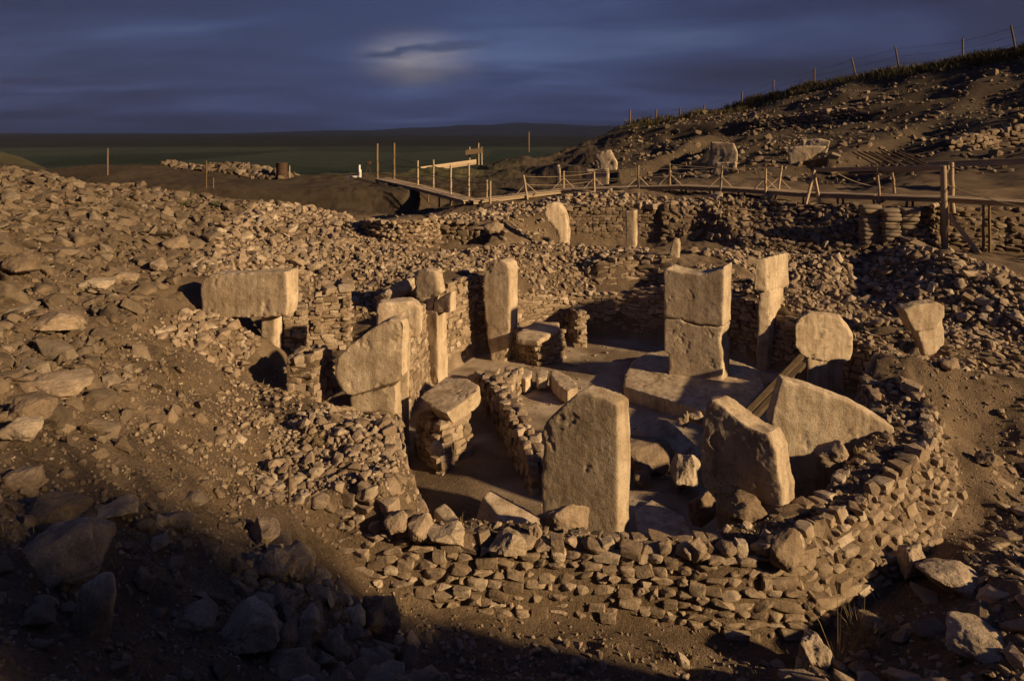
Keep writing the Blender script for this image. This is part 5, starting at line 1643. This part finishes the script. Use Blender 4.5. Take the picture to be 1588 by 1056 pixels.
stake('lone thin pole on the slope behind the walkway', 820, 204, 236, 76, .08, 'old_wood')

# ------------------------------------------------------------------ plants
def tuft_mesh(n, h, spread, seed, curl=.4, w=.006):
    r = random.Random(seed)
    V, Fc = [], []
    for i in range(n):
        a = r.random() * 6.283; q = spread * r.random() ** .7
        bx, by = q * math.cos(a) * .35, q * math.sin(a) * .35
        hh = h * r.uniform(.5, 1.1); ln = r.uniform(.15, curl + .3) * hh
        ww = w * r.uniform(.6, 1.3)
        tx, ty = -math.sin(a) * ww, math.cos(a) * ww
        p = [(bx, by, 0), (bx + math.cos(a) * ln * .35, by + math.sin(a) * ln * .35, hh * .6), (bx + math.cos(a) * ln, by + math.sin(a) * ln, hh)]
        s = len(V)
        for k, c in enumerate(p):
            f = (1, .7, .12)[k]
            V.append((c[0] - tx * f, c[1] - ty * f, c[2])); V.append((c[0] + tx * f, c[1] + ty * f, c[2]))
        Fc += [(s, s + 1, s + 3, s + 2), (s + 2, s + 3, s + 5, s + 4)]
    return mesh_np('tuft', V, Fc, True)
def grass_band(name, label, pts_, n, h, mat, spread=.3, w=.012):
    me = [tuft_mesh(14, h, spread, 40 + k, .5, w) for k in range(4)]
    lib = []
    for m in me:
        v = np.zeros(len(m.vertices) * 3); m.vertices.foreach_get('co', v)
        f = np.zeros(len(m.polygons) * 4, dtype=np.int32); m.polygons.foreach_get('vertices', f)
        lib.append((v.reshape(-1, 3), f.reshape(-1, 4)))
    V, Fc, s = [], [], 0
    for _ in range(n):
        x, y = pts_()
        v, f = random.choice(lib)
        k = random.uniform(.6, 1.3)
        q = (v * k) @ euler_np(0, 0, random.random() * 6.28).T + np.array((x, y, hz(x, y) - .02))
        V.append(q); Fc.append(f + s); s += len(v)
    o = link(name, mesh_np(name, np.concatenate(V), np.concatenate(Fc), True), M[mat])
    tag(o, label, 'grass', None, 'stuff')
crest = [W(975, 194, 80), W(1150, 164, 80), W(1260, 132, 78), W(1400, 108, 72), W(1500, 94, 68), W(1588, 72, 64), W(1750, 45, 61)]
def crest_pt():
    k = random.randrange(len(crest) - 1); u = random.random()
    a, b = crest[k], crest[k + 1]
    return a[0] + (b[0] - a[0]) * u + random.gauss(0, .6), a[1] + (b[1] - a[1]) * u + random.uniform(-5, 1.5)
grass_band('dry_grass', 'dry grass fringe along the dark hill crest', crest_pt, 1500, .6, 'hillgrass', 1.2, .03)
def left_pt():
    return random.uniform(-26, -19.5), random.uniform(30, 36)
grass_band('dry_grass', 'dry grass on the far left skyline', left_pt, 260, .38, 'drygrass', .7, .014)
def weed_pt():
    while True:
        x, y = random.uniform(-10, 11), random.uniform(4.5, 22)
        if abs(x) < .8 * y and not in_poly(np.array([x]), np.array([y]), RING)[0]: return x, y
grass_band('dry_weeds', 'sparse dry weeds growing between the stones', weed_pt, 420, .13, 'drygrass', .22, .0035)
# tall dry grass on an unseen heap, added to half-shade the foreground
shade_heap_line = [(3.2, 1.0), (3.8, 1.6), (5.0, 2.6), (6.2, 3.45), (6.7, 4.1)]
def shade_heap_pt():
    k = random.randrange(len(shade_heap_line) - 1); u = random.random()
    a, b = shade_heap_line[k], shade_heap_line[k + 1]
    return a[0] + (b[0] - a[0]) * u + random.gauss(0.1, .35), a[1] + (b[1] - a[1]) * u + random.gauss(-.1, .35)
grass_band('dry_grass', 'tall dry grass on an unseen heap beside the viewpoint, added to shade the foreground', shade_heap_pt, 260, 2.0, 'drygrass', 1.1, .011)
def plant(label, px, py, h, spread, n, mat, seed, name='weed_tuft', w=.006):
    x, y, z = hit(px, py)
    o = link(name, tuft_mesh(n, h, spread, seed, .8, w), M[mat])
    o.location = (x, y, z - .02)
    tag(o, label, 'plant')
plant('dry straw-coloured plant at the foot of the right wall', 1340, 1000, .42, .5, 60, 'drygrass', 1, w=.004)
plant('tall thin dry stalks at the bottom under the right wall', 1300, 1030, .75, .35, 14, 'drygrass', 2, w=.004)
plant('green weed clump on the left rubble mound', 290, 303, .28, .9, 70, 'greengrass', 3, w=.01)
plant('green weed clump lower on the left rubble mound', 285, 318, .25, .7, 60, 'greengrass', 4, w=.01)
plant('green weed clump near the right end of the mound', 335, 320, .28, .8, 60, 'greengrass', 5, w=.01)
plant('small dry bush growing behind the central pillar', 1166, 390, .35, .6, 50, 'greengrass', 6, w=.012)
plant('dry weed on the bank beside the pale boulders', 352, 890, .2, .4, 50, 'drygrass', 7, w=.004)
plant('dry weed tuft left of the rounded T-pillar', 495, 690, .25, .4, 40, 'drygrass', 8, w=.005)
plant('dark weeds growing among the lower left boulders', 430, 945, .22, .5, 60, 'greengrass', 9, w=.005)

# ------------------------------------------------------------------ air over the plain
def haze():
    m = bpy.data.materials.new('pale_air'); m.use_nodes = True
    nt = m.node_tree; nt.nodes.clear()
    out = nt.nodes.new('ShaderNodeOutputMaterial'); pv = nt.nodes.new('ShaderNodeVolumePrincipled')
    pv.inputs['Color'].default_value = (0.86, 0.90, 0.98, 1)
    pv.inputs['Density'].default_value = 0.5 / 30000
    pv.inputs['Anisotropy'].default_value = 0.0
    nt.links.new(pv.outputs[0], out.inputs['Volume'])
    x0, x1, y0, y1, z0, z1 = -90000, 90000, -300, 62000, -160, 700
    v = [(x, y, z) for z in (z0, z1) for x, y in ((x0, y0), (x1, y0), (x1, y1), (x0, y1))]
    me = bpy.data.meshes.new('haze')
    me.from_pydata(v, [], [(3, 2, 1, 0), (4, 5, 6, 7), (0, 1, 5, 4), (1, 2, 6, 5), (2, 3, 7, 6), (3, 0, 4, 7)])
    me.materials.append(m)
    o = bpy.data.objects.new('haze', me); col.objects.link(o)
    tag(o, 'thin blue dusk haze over the plain', None, None, 'stuff')
haze()
